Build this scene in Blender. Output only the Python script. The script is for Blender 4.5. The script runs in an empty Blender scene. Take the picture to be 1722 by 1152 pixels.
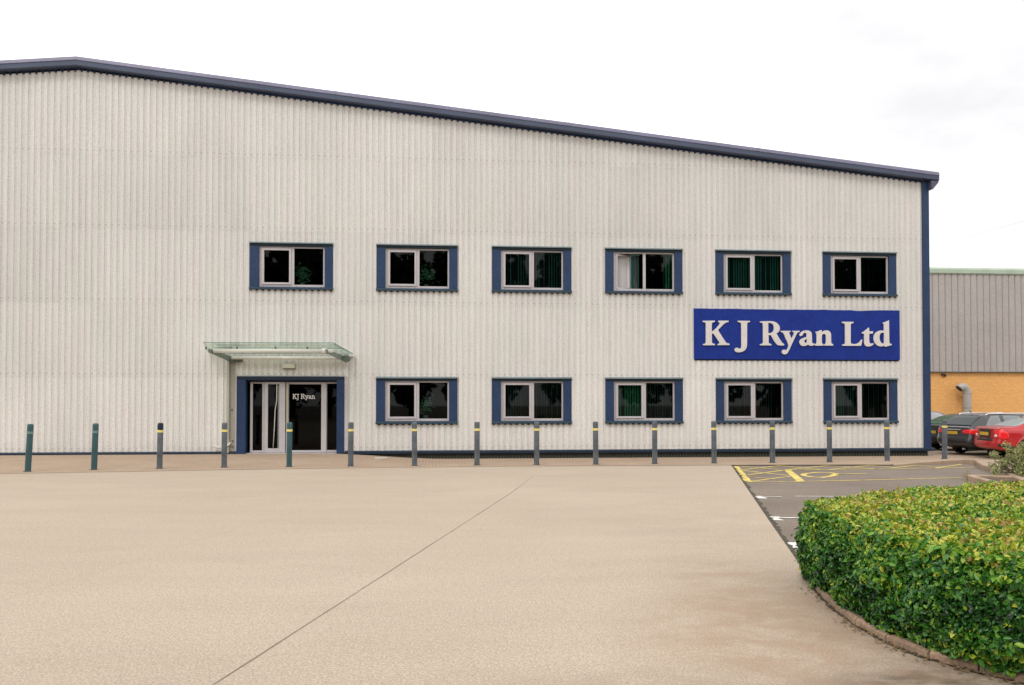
import bpy, bmesh, math, random
import numpy as np
from mathutils import Vector, Matrix
R = math.radians
SC = bpy.context.scene
COL = SC.collection
random.seed(7)
rng = np.random.default_rng(11)

# ------------------------------------------------------------------ camera
EYE = 1.75
cd = bpy.data.cameras.new('camera'); cam = bpy.data.objects.new('camera', cd); COL.objects.link(cam)
cam.location = (0, -29, EYE)
cam.rotation_euler = (R(90 + 1.1457), 0, R(-5.2599))
cd.sensor_width = 36; cd.lens = 1450 / 1722 * 36
cd.shift_y = (644.55 - 576) / 1722
cd.clip_start = 0.1; cd.clip_end = 900
SC.camera = cam

# ------------------------------------------------------------------ world, sun, exposure
SUN_EL, SUN_AZ = 50, -150           # azimuth of the light's origin, from +Y clockwise
w = bpy.data.worlds.new('World'); SC.world = w; w.use_nodes = True
nt = w.node_tree; nt.nodes.clear()
out = nt.nodes.new('ShaderNodeOutputWorld'); bg = nt.nodes.new('ShaderNodeBackground')
sky = nt.nodes.new('ShaderNodeTexSky'); sky.sky_type = 'NISHITA'; sky.sun_disc = False
sky.sun_elevation = R(SUN_EL); sky.sun_rotation = R(SUN_AZ)
bg.inputs['Strength'].default_value = 0.1
tc = nt.nodes.new('ShaderNodeTexCoord'); nz = nt.nodes.new('ShaderNodeTexNoise')
nz.inputs['Scale'].default_value = 2.3; nz.inputs['Detail'].default_value = 6; nz.inputs['Roughness'].default_value = 0.55
mp = nt.nodes.new('ShaderNodeMapping'); mp.inputs['Scale'].default_value = (1, 1, 2.2); mp.inputs['Location'].default_value = (0.55, 0.2, 0.1)
ramp = nt.nodes.new('ShaderNodeValToRGB')
ramp.color_ramp.elements[0].position = 0.30; ramp.color_ramp.elements[0].color = (0.50, 0.505, 0.52, 1)
ramp.color_ramp.elements[1].position = 0.50; ramp.color_ramp.elements[1].color = (1.0, 0.985, 0.96, 1)
mul = nt.nodes.new('ShaderNodeMix'); mul.data_type = 'RGBA'; mul.blend_type = 'MULTIPLY'; mul.inputs[0].default_value = 1
mul.inputs[7].default_value = (17.2, 17.3, 17.4, 1)
mix = nt.nodes.new('ShaderNodeMix'); mix.data_type = 'RGBA'; mix.inputs[0].default_value = 0.94
L = nt.links.new
L(tc.outputs['Generated'], mp.inputs['Vector']); L(mp.outputs[0], nz.inputs['Vector']); L(nz.outputs['Fac'], ramp.inputs[0])
L(ramp.outputs[0], mul.inputs[6]); L(sky.outputs[0], mix.inputs[6]); L(mul.outputs[2], mix.inputs[7])
# a thin grey cloud high on the right
dp = nt.nodes.new('ShaderNodeVectorMath'); dp.operation = 'DOT_PRODUCT'; dp.inputs[1].default_value = Vector((0.545, 0.745, 0.385)).normalized()
L(tc.outputs['Generated'], dp.inputs[0])
mr = nt.nodes.new('ShaderNodeMapRange'); mr.inputs[1].default_value = 0.945; mr.inputs[2].default_value = 0.999; mr.inputs[3].default_value = 0.0; mr.inputs[4].default_value = 1.0; mr.interpolation_type = 'SMOOTHSTEP'
L(dp.outputs['Value'], mr.inputs[0])
nz2 = nt.nodes.new('ShaderNodeTexNoise'); nz2.inputs['Scale'].default_value = 3.5; nz2.inputs['Detail'].default_value = 7; L(mp.outputs[0], nz2.inputs['Vector'])
m1 = nt.nodes.new('ShaderNodeMath'); m1.operation = 'MULTIPLY'; L(mr.outputs[0], m1.inputs[0]); L(nz2.outputs['Fac'], m1.inputs[1])
m2 = nt.nodes.new('ShaderNodeMath'); m2.operation = 'MULTIPLY'; L(m1.outputs[0], m2.inputs[0]); m2.inputs[1].default_value = 1.9; m2.use_clamp = True
mixc = nt.nodes.new('ShaderNodeMix'); mixc.data_type = 'RGBA'; L(m2.outputs[0], mixc.inputs[0]); L(mix.outputs[2], mixc.inputs[6]); mixc.inputs[7].default_value = (9.3, 9.25, 9.45, 1)
L(mixc.outputs[2], bg.inputs['Color']); L(bg.outputs[0], out.inputs[0])
sd = bpy.data.lights.new('sun', 'SUN'); sd.energy = 1.0; sd.angle = R(14); sd.color = (1, 0.95, 0.88)
sun = bpy.data.objects.new('sun', sd); COL.objects.link(sun)
dirv = Vector((math.sin(R(SUN_AZ)) * math.cos(R(SUN_EL)), math.cos(R(SUN_AZ)) * math.cos(R(SUN_EL)), math.sin(R(SUN_EL))))
sun.rotation_euler = dirv.to_track_quat('Z', 'Y').to_euler(); sun.location = (0, 0, 40)
SC.view_settings.view_transform = 'Standard'; SC.view_settings.look = 'None'
SC.view_settings.exposure = 0.0; SC.view_settings.gamma = 1.0

# ------------------------------------------------------------------ materials
def M(name, col, rough=0.7, var=0.0, vscale=1.0, grain=0.0, gscale=40.0, bump=0.0, bscale=60.0, metal=0.0, spec=0.5, stretch=(1, 1, 1), coat=0.0):
    m = bpy.data.materials.new(name); m.use_nodes = True
    n = m.node_tree.nodes; l = m.node_tree.links.new; p = n['Principled BSDF']
    p.inputs['Roughness'].default_value = rough; p.inputs['Metallic'].default_value = metal
    p.inputs['Specular IOR Level'].default_value = spec; p.inputs['Coat Weight'].default_value = coat
    p.inputs['Base Color'].default_value = (*col, 1)
    if var or grain or bump:
        t = n.new('ShaderNodeTexCoord'); mp = n.new('ShaderNodeMapping'); mp.inputs['Scale'].default_value = stretch
        l(t.outputs['Object'], mp.inputs[0]); cur = None
        def layer(scale, amp, detail, prev):
            a = n.new('ShaderNodeTexNoise'); a.inputs['Scale'].default_value = scale; a.inputs['Detail'].default_value = detail
            l(mp.outputs[0], a.inputs['Vector'])
            r = n.new('ShaderNodeMapRange'); r.inputs[1].default_value = 0.3; r.inputs[2].default_value = 0.7
            r.inputs[3].default_value = 1 - amp; r.inputs[4].default_value = 1 + amp
            l(a.outputs['Fac'], r.inputs[0])
            if prev is None: return r.outputs[0]
            mm = n.new('ShaderNodeMath'); mm.operation = 'MULTIPLY'; l(prev, mm.inputs[0]); l(r.outputs[0], mm.inputs[1]); return mm.outputs[0]
        if var: cur = layer(vscale, var, 5, cur)
        if grain: cur = layer(gscale, grain, 2, cur)
        if cur is not None:
            v = n.new('ShaderNodeVectorMath'); v.operation = 'SCALE'; v.inputs[0].default_value = col
            l(cur, v.inputs['Scale']); l(v.outputs[0], p.inputs['Base Color'])
        if bump:
            a = n.new('ShaderNodeTexNoise'); a.inputs['Scale'].default_value = bscale; a.inputs['Detail'].default_value = 4
            l(t.outputs['Object'], a.inputs['Vector'])
            b = n.new('ShaderNodeBump'); b.inputs['Strength'].default_value = bump; b.inputs['Distance'].default_value = 0.01
            l(a.outputs['Fac'], b.inputs['Height']); l(b.outputs[0], p.inputs['Normal'])
    return m

class NB:      # small node-building helper for the bigger materials
    def __init__(s, name, rough=0.8, spec=0.3):
        s.m = bpy.data.materials.new(name); s.m.use_nodes = True; s.n = s.m.node_tree.nodes; s.l = s.m.node_tree.links.new
        s.p = s.n['Principled BSDF']; s.p.inputs['Roughness'].default_value = rough; s.p.inputs['Specular IOR Level'].default_value = spec
        s.tc = s.n.new('ShaderNodeTexCoord'); s.obj = s.tc.outputs['Object']
    def mapping(s, sc=(1, 1, 1), loc=(0, 0, 0), rot=(0, 0, 0)):
        a = s.n.new('ShaderNodeMapping'); a.inputs['Scale'].default_value = sc; a.inputs['Location'].default_value = loc; a.inputs['Rotation'].default_value = rot
        s.l(s.obj, a.inputs[0]); return a.outputs[0]
    def noise(s, vec, scale, detail=4, lo=0.3, hi=0.7, a=0.0, b=1.0, rough=0.5, dist=0.0):
        t = s.n.new('ShaderNodeTexNoise'); t.inputs['Scale'].default_value = scale; t.inputs['Detail'].default_value = detail
        t.inputs['Roughness'].default_value = rough; t.inputs['Distortion'].default_value = dist
        s.l(vec, t.inputs['Vector']); r = s.n.new('ShaderNodeMapRange')
        for i, v in enumerate((lo, hi, a, b)): r.inputs[1 + i].default_value = v
        s.l(t.outputs['Fac'], r.inputs[0]); return r.outputs[0]
    def math(s, op, a, b=None, c=None):
        t = s.n.new('ShaderNodeMath'); t.operation = op
        for i, v in enumerate((a, b, c)):
            if v is None: continue
            if isinstance(v, (int, float)): t.inputs[i].default_value = v
            else: s.l(v, t.inputs[i])
        return t.outputs[0]
    def mix(s, f, a, b, mode='MIX'):
        t = s.n.new('ShaderNodeMix'); t.data_type = 'RGBA'; t.blend_type = mode
        for i, v in ((0, f), (6, a), (7, b)):
            if isinstance(v, (int, float)): t.inputs[i].default_value = v
            elif isinstance(v, tuple): t.inputs[i].default_value = (*v, 1)
            else: s.l(v, t.inputs[i])
        return t.outputs[2]
    def xyz(s):
        t = s.n.new('ShaderNodeSeparateXYZ'); s.l(s.obj, t.inputs[0]); return t.outputs
    def bump(s, h, strength=0.3, dist=0.01):
        b = s.n.new('ShaderNodeBump'); b.inputs['Strength'].default_value = strength; b.inputs['Distance'].default_value = dist
        s.l(h, b.inputs['Height']); s.l(b.outputs[0], s.p.inputs['Normal'])
    def done(s, col): s.l(col, s.p.inputs['Base Color']); return s.m

def mat_cladding():
    b = NB('coated_steel_cladding', 0.55, 0.35); X = b.xyz(); base = (0.500, 0.462, 0.412)
    # sheets: 1 m wide, 2.4 m tall; each weathered a little differently, higher rows toned darker
    sx = b.math('FLOOR', X[0]); sz = b.math('FLOOR', b.math('DIVIDE', b.math('SUBTRACT', X[2], 0.075), 2.42))
    cx = b.n.new('ShaderNodeCombineXYZ'); b.l(b.math('FLOOR', b.math('DIVIDE', X[0], 6.0)), cx.inputs[0]); b.l(sz, cx.inputs[2])
    wn = b.n.new('ShaderNodeTexWhiteNoise'); b.l(cx.outputs[0], wn.inputs['Vector'])
    t1 = b.math('SUBTRACT', b.math('MULTIPLY_ADD', wn.outputs['Value'], 0.055, 1.01), b.math('MULTIPLY', b.math('MINIMUM', b.math('MAXIMUM', sz, 0.0), 2.0), 0.045))
    cx2 = b.n.new('ShaderNodeCombineXYZ'); b.l(sx, cx2.inputs[0]); b.l(sz, cx2.inputs[2])
    wn2 = b.n.new('ShaderNodeTexWhiteNoise'); b.l(cx2.outputs[0], wn2.inputs['Vector'])
    t2 = b.math('MULTIPLY_ADD', wn2.outputs['Value'], 0.035, 0.982)
    streak = b.noise(b.mapping((4, 4, 0.14)), 3.0, 5, a=0.95, b=1.05)
    blotch = b.noise(b.mapping((1, 1, 0.6)), 0.35, 4, a=0.95, b=1.05)
    grain = b.noise(b.obj, 26, 1, a=0.90, b=1.10)
    v = b.math('MULTIPLY', t1, t2)
    vx = b.math('FRACT', b.math('DIVIDE', X[0], 0.2)); vd = b.math('MULTIPLY_ADD', b.math('MULTIPLY', b.math('LESS_THAN', vx, 0.36), b.noise(b.mapping((3, 3, 0.3)), 2.0, 4, a=0.6, b=1.3)), -0.045, 1.012)
    for q in (streak, blotch, grain, vd): v = b.math('MULTIPLY', v, q)
    hue = b.noise(b.mapping((3, 3, 0.4)), 1.1, 4)
    c = b.mix(hue, (0.685, 0.650, 0.635), (0.655, 0.660, 0.615))
    hue2 = b.noise(b.mapping((1, 1, 1), (5, 2, 9)), 14, 2)
    c = b.mix(b.math('MULTIPLY', hue2, 0.35), c, (0.62, 0.59, 0.585))
    # fixings: one screw per valley on each rail
    fx = b.math('ABSOLUTE', b.math('SUBTRACT', b.math('FRACT', b.math('DIVIDE', X[0], 0.2)), 0.14))
    fz = b.math('ABSOLUTE', b.math('SUBTRACT', b.math('FRACT', b.math('DIVIDE', b.math('SUBTRACT', X[2], 0.19), 2.42)), 0.0))
    scr = b.math('MULTIPLY', b.math('LESS_THAN', fx, 0.10), b.math('LESS_THAN', fz, 0.011))
    dirt = b.math('MULTIPLY', scr, 0.55)
    vv = b.n.new('ShaderNodeVectorMath'); vv.operation = 'SCALE'; b.l(c, vv.inputs[0]); b.l(v, vv.inputs['Scale'])
    c = b.mix(dirt, vv.outputs[0], (0.16, 0.13, 0.11))
    # splash dirt near the foot of the wall
    foot = b.math('MULTIPLY', b.math('SUBTRACT', 1.0, b.math('MINIMUM', b.math('DIVIDE', X[2], 0.5), 1.0)), b.noise(b.mapping((2, 2, 2)), 2.5, 4, a=0.0, b=0.25))
    c = b.mix(foot, c, (0.30, 0.26, 0.21))
    b.bump(b.noise(b.mapping((1, 1, 0.3)), 5, 3), 0.12, 0.01)
    return b.done(c)

def mat_concrete():
    b = NB('brushed_concrete', 0.85, 0.25); X = b.xyz()
    broad = b.noise(b.mapping((1, 1, 1)), 0.16, 5, a=0.0, b=1.0)
    c = b.mix(broad, (0.418, 0.330, 0.262), (0.455, 0.368, 0.296))
    tyre = b.noise(b.mapping((0.16, 1.6, 1), rot=(0, 0, 0.05)), 1.1, 6, 0.35, 0.75, 0.0, 1.0, 0.6, 0.4)
    c = b.mix(b.math('MULTIPLY', tyre, 0.16), c, (0.33, 0.262, 0.21))
    patch = b.noise(b.mapping((0.7, 1.3, 1), (3, 1, 0)), 0.6, 6, 0.50, 0.74, 0.0, 0.24, 0.65, 0.6)
    c = b.mix(patch, c, (0.345, 0.262, 0.195))
    g1 = b.noise(b.obj, 60, 2, a=0.72, b=1.28); g2 = b.noise(b.mapping((1, 1.0, 1), (4, 4, 4)), 16, 3, a=0.94, b=1.06)
    hue = b.noise(b.mapping((1, 1, 1), (9, 4, 2)), 38, 2)
    c = b.mix(b.math('MULTIPLY', hue, 0.4), c, (0.40, 0.365, 0.27))
    v = b.math('MULTIPLY', b.math('MULTIPLY', g1, g2), b.noise(b.mapping((0.5, 1.2, 1), (2, 7, 0), (0, 0, 0.3)), 0.9, 6, a=0.955, b=1.045, rough=0.65))
    vv = b.n.new('ShaderNodeVectorMath'); vv.operation = 'SCALE'; b.l(c, vv.inputs[0]); b.l(v, vv.inputs['Scale'])
    c = vv.outputs[0]
    # oil and leaf-litter stains by the hedge kerb: distance from a point, broken up by noise
    def stain(cx, cy, rx, ry, amt, col):
        nonlocal c
        dx = b.math('DIVIDE', b.math('SUBTRACT', X[0], cx), rx); dy = b.math('DIVIDE', b.math('SUBTRACT', X[1], cy), ry)
        d = b.math('SQRT', b.math('ADD', b.math('MULTIPLY', dx, dx), b.math('MULTIPLY', dy, dy)))
        f = b.math('MAXIMUM', b.math('SUBTRACT', 1.0, d), 0.0)
        f = b.math('MULTIPLY', b.math('MINIMUM', b.math('MULTIPLY', f, 1.8), 1.0), b.noise(b.mapping((1, 1.25, 1), (cx, cy, 0)), 2.2, 7, 0.30, 0.60, 0.0, amt, 0.65, 0.5))
        c = b.mix(f, c, col)
    stain(3.2, -24.05, 1.1, 0.75, 1.0, (0.115, 0.095, 0.07))
    stain(2.6, -22.9, 1.5, 1.9, 0.5, (0.30, 0.185, 0.115))
    stain(3.0, -21.4, 1.0, 2.4, 0.45, (0.30, 0.20, 0.13))
    stain(1.2, -24.2, 2.8, 1.0, 0.38, (0.26, 0.19, 0.14))
    stain(-3.5, -24.0, 4.0, 0.9, 0.20, (0.27, 0.22, 0.18))
    stain(4.2, -17.0, 2.2, 4.5, 0.20, (0.30, 0.22, 0.16))
    b.bump(b.noise(b.obj, 70, 3), 0.18, 0.01)
    return b.done(c)

def mat_asphalt():
    b = NB('worn_asphalt', 0.9, 0.2)
    c = b.mix(b.noise(b.obj, 0.5, 5), (0.185, 0.148, 0.122), (0.235, 0.195, 0.160))
    g = b.noise(b.obj, 45, 3, a=0.72, b=1.28)
    vv = b.n.new('ShaderNodeVectorMath'); vv.operation = 'SCALE'; b.l(c, vv.inputs[0]); b.l(g, vv.inputs['Scale'])
    b.bump(b.noise(b.obj, 90, 3), 0.4, 0.01)
    return b.done(vv.outputs[0])

def mat_pavers():
    b = NB('block_paving', 0.85, 0.25)
    br = b.n.new('ShaderNodeTexBrick'); br.inputs['Scale'].default_value = 1.0
    br.inputs['Brick Width'].default_value = 0.2; br.inputs['Row Height'].default_value = 0.1; br.inputs['Mortar Size'].default_value = 0.005
    br.inputs['Color1'].default_value = (0.40, 0.285, 0.20, 1); br.inputs['Color2'].default_value = (0.345, 0.255, 0.19, 1); br.inputs['Mortar'].default_value = (0.20, 0.155, 0.115, 1)
    b.l(b.mapping(rot=(0, 0, math.pi / 2)), br.inputs['Vector'])
    c = b.mix(b.noise(b.obj, 0.7, 5, a=0.0, b=0.5), br.outputs['Color'], (0.44, 0.34, 0.25))
    g = b.noise(b.obj, 30, 2, a=0.86, b=1.14)
    vv = b.n.new('ShaderNodeVectorMath'); vv.operation = 'SCALE'; b.l(c, vv.inputs[0]); b.l(g, vv.inputs['Scale'])
    b.bump(b.noise(b.obj, 60, 3), 0.2, 0.01)
    return b.done(vv.outputs[0])

def mat_brick():
    b = NB('buff_orange_brick', 0.85, 0.25)
    br = b.n.new('ShaderNodeTexBrick'); br.inputs['Scale'].default_value = 1.0
    br.inputs['Brick Width'].default_value = 0.225; br.inputs['Row Height'].default_value = 0.075; br.inputs['Mortar Size'].default_value = 0.008
    br.inputs['Color1'].default_value = (0.86, 0.44, 0.13, 1); br.inputs['Color2'].default_value = (0.74, 0.37, 0.12, 1); br.inputs['Mortar'].default_value = (0.50, 0.33, 0.18, 1)
    b.l(b.mapping(rot=(math.pi / 2, 0, 0)), br.inputs['Vector'])
    c = b.mix(b.noise(b.obj, 0.6, 5, a=0.0, b=0.35), br.outputs['Color'], (0.80, 0.45, 0.17))
    g = b.noise(b.obj, 14, 2, a=0.88, b=1.12)
    vv = b.n.new('ShaderNodeVectorMath'); vv.operation = 'SCALE'; b.l(c, vv.inputs[0]); b.l(g, vv.inputs['Scale'])
    return b.done(vv.outputs[0])

def mat_glass(name, tint=(0.55, 0.6, 0.58), fres=1.0):
    m = bpy.data.materials.new(name); m.use_nodes = True; n = m.node_tree.nodes; l = m.node_tree.links.new; n.clear()
    o = n.new('ShaderNodeOutputMaterial'); t = n.new('ShaderNodeBsdfTransparent'); t.inputs[0].default_value = (*tint, 1)
    g = n.new('ShaderNodeBsdfGlossy'); g.inputs['Roughness'].default_value = 0.02; g.inputs[0].default_value = (0.9, 0.95, 0.93, 1)
    f = n.new('ShaderNodeFresnel'); f.inputs['IOR'].default_value = 1.45; mx = n.new('ShaderNodeMixShader')
    mm = n.new('ShaderNodeMath'); mm.operation = 'MULTIPLY'; mm.inputs[1].default_value = fres
    l(f.outputs[0], mm.inputs[0]); l(mm.outputs[0], mx.inputs[0]); l(t.outputs[0], mx.inputs[1]); l(g.outputs[0], mx.inputs[2]); l(mx.outputs[0], o.inputs[0])
    return m

def mat_leaf(name, stops, rough=0.38, trans=0.18):
    m = bpy.data.materials.new(name); m.use_nodes = True; n = m.node_tree.nodes; l = m.node_tree.links.new
    p = n['Principled BSDF']; p.inputs['Roughness'].default_value = rough; p.inputs['Specular IOR Level'].default_value = 0.5
    a = n.new('ShaderNodeAttribute'); a.attribute_name = 'tone'
    r = n.new('ShaderNodeValToRGB'); cr = r.color_ramp
    while len(cr.elements) < len(stops): cr.elements.new(0.5)
    for e, (pos, c) in zip(cr.elements, stops): e.position = pos; e.color = (*c, 1)
    l(a.outputs['Fac'], r.inputs[0]); l(r.outputs[0], p.inputs['Base Color'])
    tr = n.new('ShaderNodeBsdfTranslucent'); l(r.outputs[0], tr.inputs[0])
    mx = n.new('ShaderNodeMixShader'); mx.inputs[0].default_value = trans
    l(p.outputs[0], mx.inputs[1]); l(tr.outputs[0], mx.inputs[2]); l(mx.outputs[0], n['Material Output'].inputs[0])
    return m

CLAD = mat_cladding(); CONC = mat_concrete(); ASPH = mat_asphalt(); PAVE = mat_pavers(); BRICK = mat_brick()
NAVY = M('navy_coated_steel', (0.019, 0.042, 0.105), 0.42, 0.12, 1.5, 0.2, 25, spec=0.35)
NAVY_H = M('shade_toned_head_flashing', (0.012, 0.030, 0.046), 0.5, 0.2, 2, spec=0.3)  # darker navy: shade under the drip cap put into the colour
NAVY_D = M('navy_base_flashing', (0.012, 0.024, 0.045), 0.5, 0.2, 1.0, spec=0.3)
VERGE_C = M('skylit_violet_verge_cap', (0.165, 0.160, 0.245), 0.45, 0.15, 0.8, 0.18, 20, spec=0.4)  # upper face made paler, sky light put into its colour
CAPG = M('skylit_grey_drip_cap', (0.16, 0.20, 0.21), 0.5, 0.15, 3)  # sky light caught by the cap is painted into this grey
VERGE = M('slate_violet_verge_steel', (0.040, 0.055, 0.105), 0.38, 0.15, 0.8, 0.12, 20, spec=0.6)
ROOFM = M('grey_roof_sheet', (0.25, 0.26, 0.28), 0.6, 0.1, 0.5)
PLINTH = M('dark_engineering_brick', (0.022, 0.024, 0.020), 0.85, 0.3, 6)
FRAME = M('pale_window_frame', (0.49, 0.46, 0.475), 0.45, 0.05, 3, 0.06, 30)
FRAME_D = M('frame_gasket', (0.03, 0.03, 0.03), 0.7)
GLASS = mat_glass('tinted_window_glass', (0.34, 0.42, 0.40), 0.55)
GLASS_D = mat_glass('dark_door_glass', (0.10, 0.12, 0.13), 0.35)
GLASS_C = mat_glass('canopy_glass', (0.86, 0.93, 0.88), 0.35)
ROOM = M('office_interior', (0.055, 0.06, 0.055), 0.9)
BLIND = M('dark_green_blind_fabric', (0.075, 0.28, 0.235), 0.8, 0.25, 3)
BLIND_G = M('bright_green_blind_fabric', (0.07, 0.42, 0.20), 0.8, 0.25, 3)
BLIND_D = M('charcoal_green_blind_fabric', (0.085, 0.22, 0.19), 0.8, 0.25, 3)
BLIND_K = M('darker_blind_fabric', (0.012, 0.045, 0.040), 0.8)  # darker tone for slats picked at random
SIGNB = M('royal_blue_sign_panel', (0.008, 0.028, 0.225), 0.5, 0.12, 2.5, 0.22, 24, spec=0.22)
LETT = M('off_white_acrylic', (0.66, 0.62, 0.60), 0.45, 0.04, 4)
STEEL = M('brushed_stainless', (0.80, 0.77, 0.74), 0.35, 0.06, 2, metal=0.1)
STEEL_D = M('weathered_steel_fixing', (0.10, 0.13, 0.11), 0.5, 0.2, 8)
BOLL = M('grey_painted_steel_post', (0.095, 0.110, 0.130), 0.5, 0.35, 4, 0.2, 30)
BAND = M('yellow_reflective_tape', (0.80, 0.66, 0.19), 0.35, 0.1, 10)
BAND_F = M('faded_grey_tape', (0.16, 0.25, 0.23), 0.5, 0.2, 10)
BOLL_T = M('teal_grey_painted_post', (0.030, 0.085, 0.095), 0.5, 0.25, 3, 0.15, 30)
KERB = M('sandy_concrete_kerb', (0.37, 0.27, 0.19), 0.85, 0.18, 2, 0.15, 35, 0.2, 60)
SOIL = M('bark_and_soil', (0.11, 0.075, 0.05), 0.95, 0.4, 6, 0.3, 30, 0.6, 30)
YELL = None
def paint_mat(name, col, wear):
    b = NB(name, 0.8, 0.2)
    f = b.noise(b.obj, 5, 6, 0.42, 0.70, 0.0, wear); g = b.noise(b.obj, 60, 2, a=0.85, b=1.15)
    c = b.mix(f, col, (0.17, 0.14, 0.12))
    vv = b.n.new('ShaderNodeVectorMath'); vv.operation = 'SCALE'; b.l(c, vv.inputs[0]); b.l(g, vv.inputs['Scale'])
    return b.done(vv.outputs[0])
YELL = paint_mat('worn_yellow_road_paint', (0.76, 0.60, 0.17), 0.7)
WHIT = paint_mat('worn_white_road_paint', (0.72, 0.70, 0.68), 0.4)
JOINT = M('dark_joint_sealant', (0.24, 0.18, 0.13), 0.9, 0.3, 5)
EDGE_DIRT = M('edge_grit_and_moss', (0.065, 0.055, 0.035), 0.95, 0.4, 7)

# ------------------------------------------------------------------ mesh helpers
class MB:
    def __init__(s): s.v = []; s.f = []; s.mi = []
    def quad(s, a, b, c, d, mi=0):
        k = len(s.v); s.v += [a, b, c, d]; s.f.append((k, k + 1, k + 2, k + 3)); s.mi.append(mi)
    def poly(s, pts, mi=0):
        k = len(s.v); s.v += list(pts); s.f.append(tuple(range(k, k + len(pts)))); s.mi.append(mi)
    def box(s, x0, x1, y0, y1, z0, z1, mi=0):
        k = len(s.v)
        s.v += [(x0, y0, z0), (x1, y0, z0), (x1, y1, z0), (x0, y1, z0), (x0, y0, z1), (x1, y0, z1), (x1, y1, z1), (x0, y1, z1)]
        for f in ((0, 3, 2, 1), (4, 5, 6, 7), (0, 1, 5, 4), (1, 2, 6, 5), (2, 3, 7, 6), (3, 0, 4, 7)):
            s.f.append(tuple(k + i for i in f)); s.mi.append(mi)
        return s
    def tube(s, pts, r, n=12, cap=True, mi=0):
        pts = [Vector(p) for p in pts]; rs = r if isinstance(r, (list, tuple)) else [r] * len(pts)
        k0 = len(s.v); up = None
        for i, p in enumerate(pts):
            t = (pts[min(i + 1, len(pts) - 1)] - pts[max(i - 1, 0)]).normalized()
            if up is None: up = Vector((0, 0, 1)) if abs(t.z) < 0.9 else Vector((0, 1, 0))
            a = t.cross(up).normalized(); b = a.cross(t).normalized(); up = b
            for j in range(n):
                q = 2 * math.pi * j / n; s.v.append(tuple(p + (a * math.cos(q) + b * math.sin(q)) * rs[i]))
        for i in range(len(pts) - 1):
            for j in range(n):
                j2 = (j + 1) % n; s.f.append((k0 + i * n + j, k0 + i * n + j2, k0 + (i + 1) * n + j2, k0 + (i + 1) * n + j)); s.mi.append(mi)
        if cap:
            s.f.append(tuple(k0 + j for j in range(n))[::-1]); s.mi.append(mi)
            e = k0 + (len(pts) - 1) * n; s.f.append(tuple(e + j for j in range(n))); s.mi.append(mi)
        return s
    def extrude_x(s, prof, xs, zoff, mi=0):      # profile of (y,z) swept along x stations with a z offset each
        n = len(prof); k = len(s.v)
        for x, zo in zip(xs, zoff):
            for (y, z) in prof: s.v.append((x, y, z + zo))
        for i in range(len(xs) - 1):
            for j in range(n):
                j2 = (j + 1) % n; s.f.append((k + i * n + j, k + (i + 1) * n + j, k + (i + 1) * n + j2, k + i * n + j2)); s.mi.append(mi)
        s.f.append(tuple(k + j for j in range(n))); s.mi.append(mi)
        e = k + (len(xs) - 1) * n; s.f.append(tuple(e + j for j in range(n))[::-1]); s.mi.append(mi)
        return s
    def build(s, name, mats, parent=None, bevel=0.0, smooth=False, recalc=True):
        me = bpy.data.meshes.new(name); me.from_pydata(s.v, [], s.f)
        if not isinstance(mats, (list, tuple)): mats = [mats]
        for m in mats: me.materials.append(m)
        me.polygons.foreach_set('material_index', s.mi)
        if recalc:
            bm = bmesh.new(); bm.from_mesh(me); bmesh.ops.recalc_face_normals(bm, faces=bm.faces); bm.to_mesh(me); bm.free()
        if smooth:
            me.polygons.foreach_set('use_smooth', [True] * len(me.polygons))
        me.update()
        o = bpy.data.objects.new(name, me); COL.objects.link(o)
        if parent: o.parent = parent
        if bevel:
            bv = o.modifiers.new('bevel', 'BEVEL'); bv.width = bevel; bv.segments = 2; bv.limit_method = 'ANGLE'; bv.angle_limit = R(40)
            bv.harden_normals = False
        return o
def tag(o, label=None, cat=None, group=None, kind=None):
    if label: o['label'] = label
    if cat: o['category'] = cat
    if group: o['group'] = group
    if kind: o['kind'] = kind
    return o
def empty(name, loc=(0, 0, 0), rz=0.0, label=None, cat=None, group=None):
    o = bpy.data.objects.new(name, None); o.empty_display_size = 0.3; COL.objects.link(o)
    o.location = loc; o.rotation_euler = (0, 0, rz); return tag(o, label, cat, group)
def structure(o): o['kind'] = 'structure'; return o
def copy_tree(o, parent=None):
    c = o.copy(); COL.objects.link(c); c.parent = parent
    for ch in list(o.children): copy_tree(ch, c)
    return c
def sm(t): t = max(0.0, min(1.0, t)); return t * t * (3 - 2 * t)

# ------------------------------------------------------------------ ground
def flat(name, pts, z, mat):
    b = MB(); b.poly([(x, y, z) for x, y in pts]); o = b.build(name, mat, recalc=False)
    bm = bmesh.new(); bm.from_mesh(o.data); bmesh.ops.triangulate(bm, faces=bm.faces)
    for f in bm.faces:
        if f.normal.z < 0: f.normal_flip()
    bm.to_mesh(o.data); bm.free(); return structure(o)
flat('ground', [(-400, -300), (400, -300), (400, 500), (-400, 500)], -0.32, ASPH)
CE = [(8.04, -6.30), (4.99, -16.45), (3.9, -20.1), (3.57, -21.11), (3.38, -21.88), (3.28, -22.53), (3.27, -22.99), (3.34, -23.4), (3.49, -23.7), (3.72, -24.05), (4.1, -24.5), (4.8, -25.0), (6.0, -25.5), (9, -26.0), (30, -26.4)]
KL = [(-60, -7.6, 0), (-30, -7.6, 0), (-10.27, -7.37, 0), (-6.58, -6.84, 0), (-4.04, -6.51, 0), (2.09, -6.12, 0), (8.04, -6.22, 0), (11.5, -6.42, 0), (12.43, -6.6, 0.01), (13.2, -6.48, 0.06), (14.0, -6.3, 0.09), (14.83, -6.1, 0.11), (15.0, -6.35, 0.11), (14.11, -8.0, 0.11), (13.03, -10.45, 0.11), (12.2, -12.2, 0.11), (12.4, -12.9, 0.11)]
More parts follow.
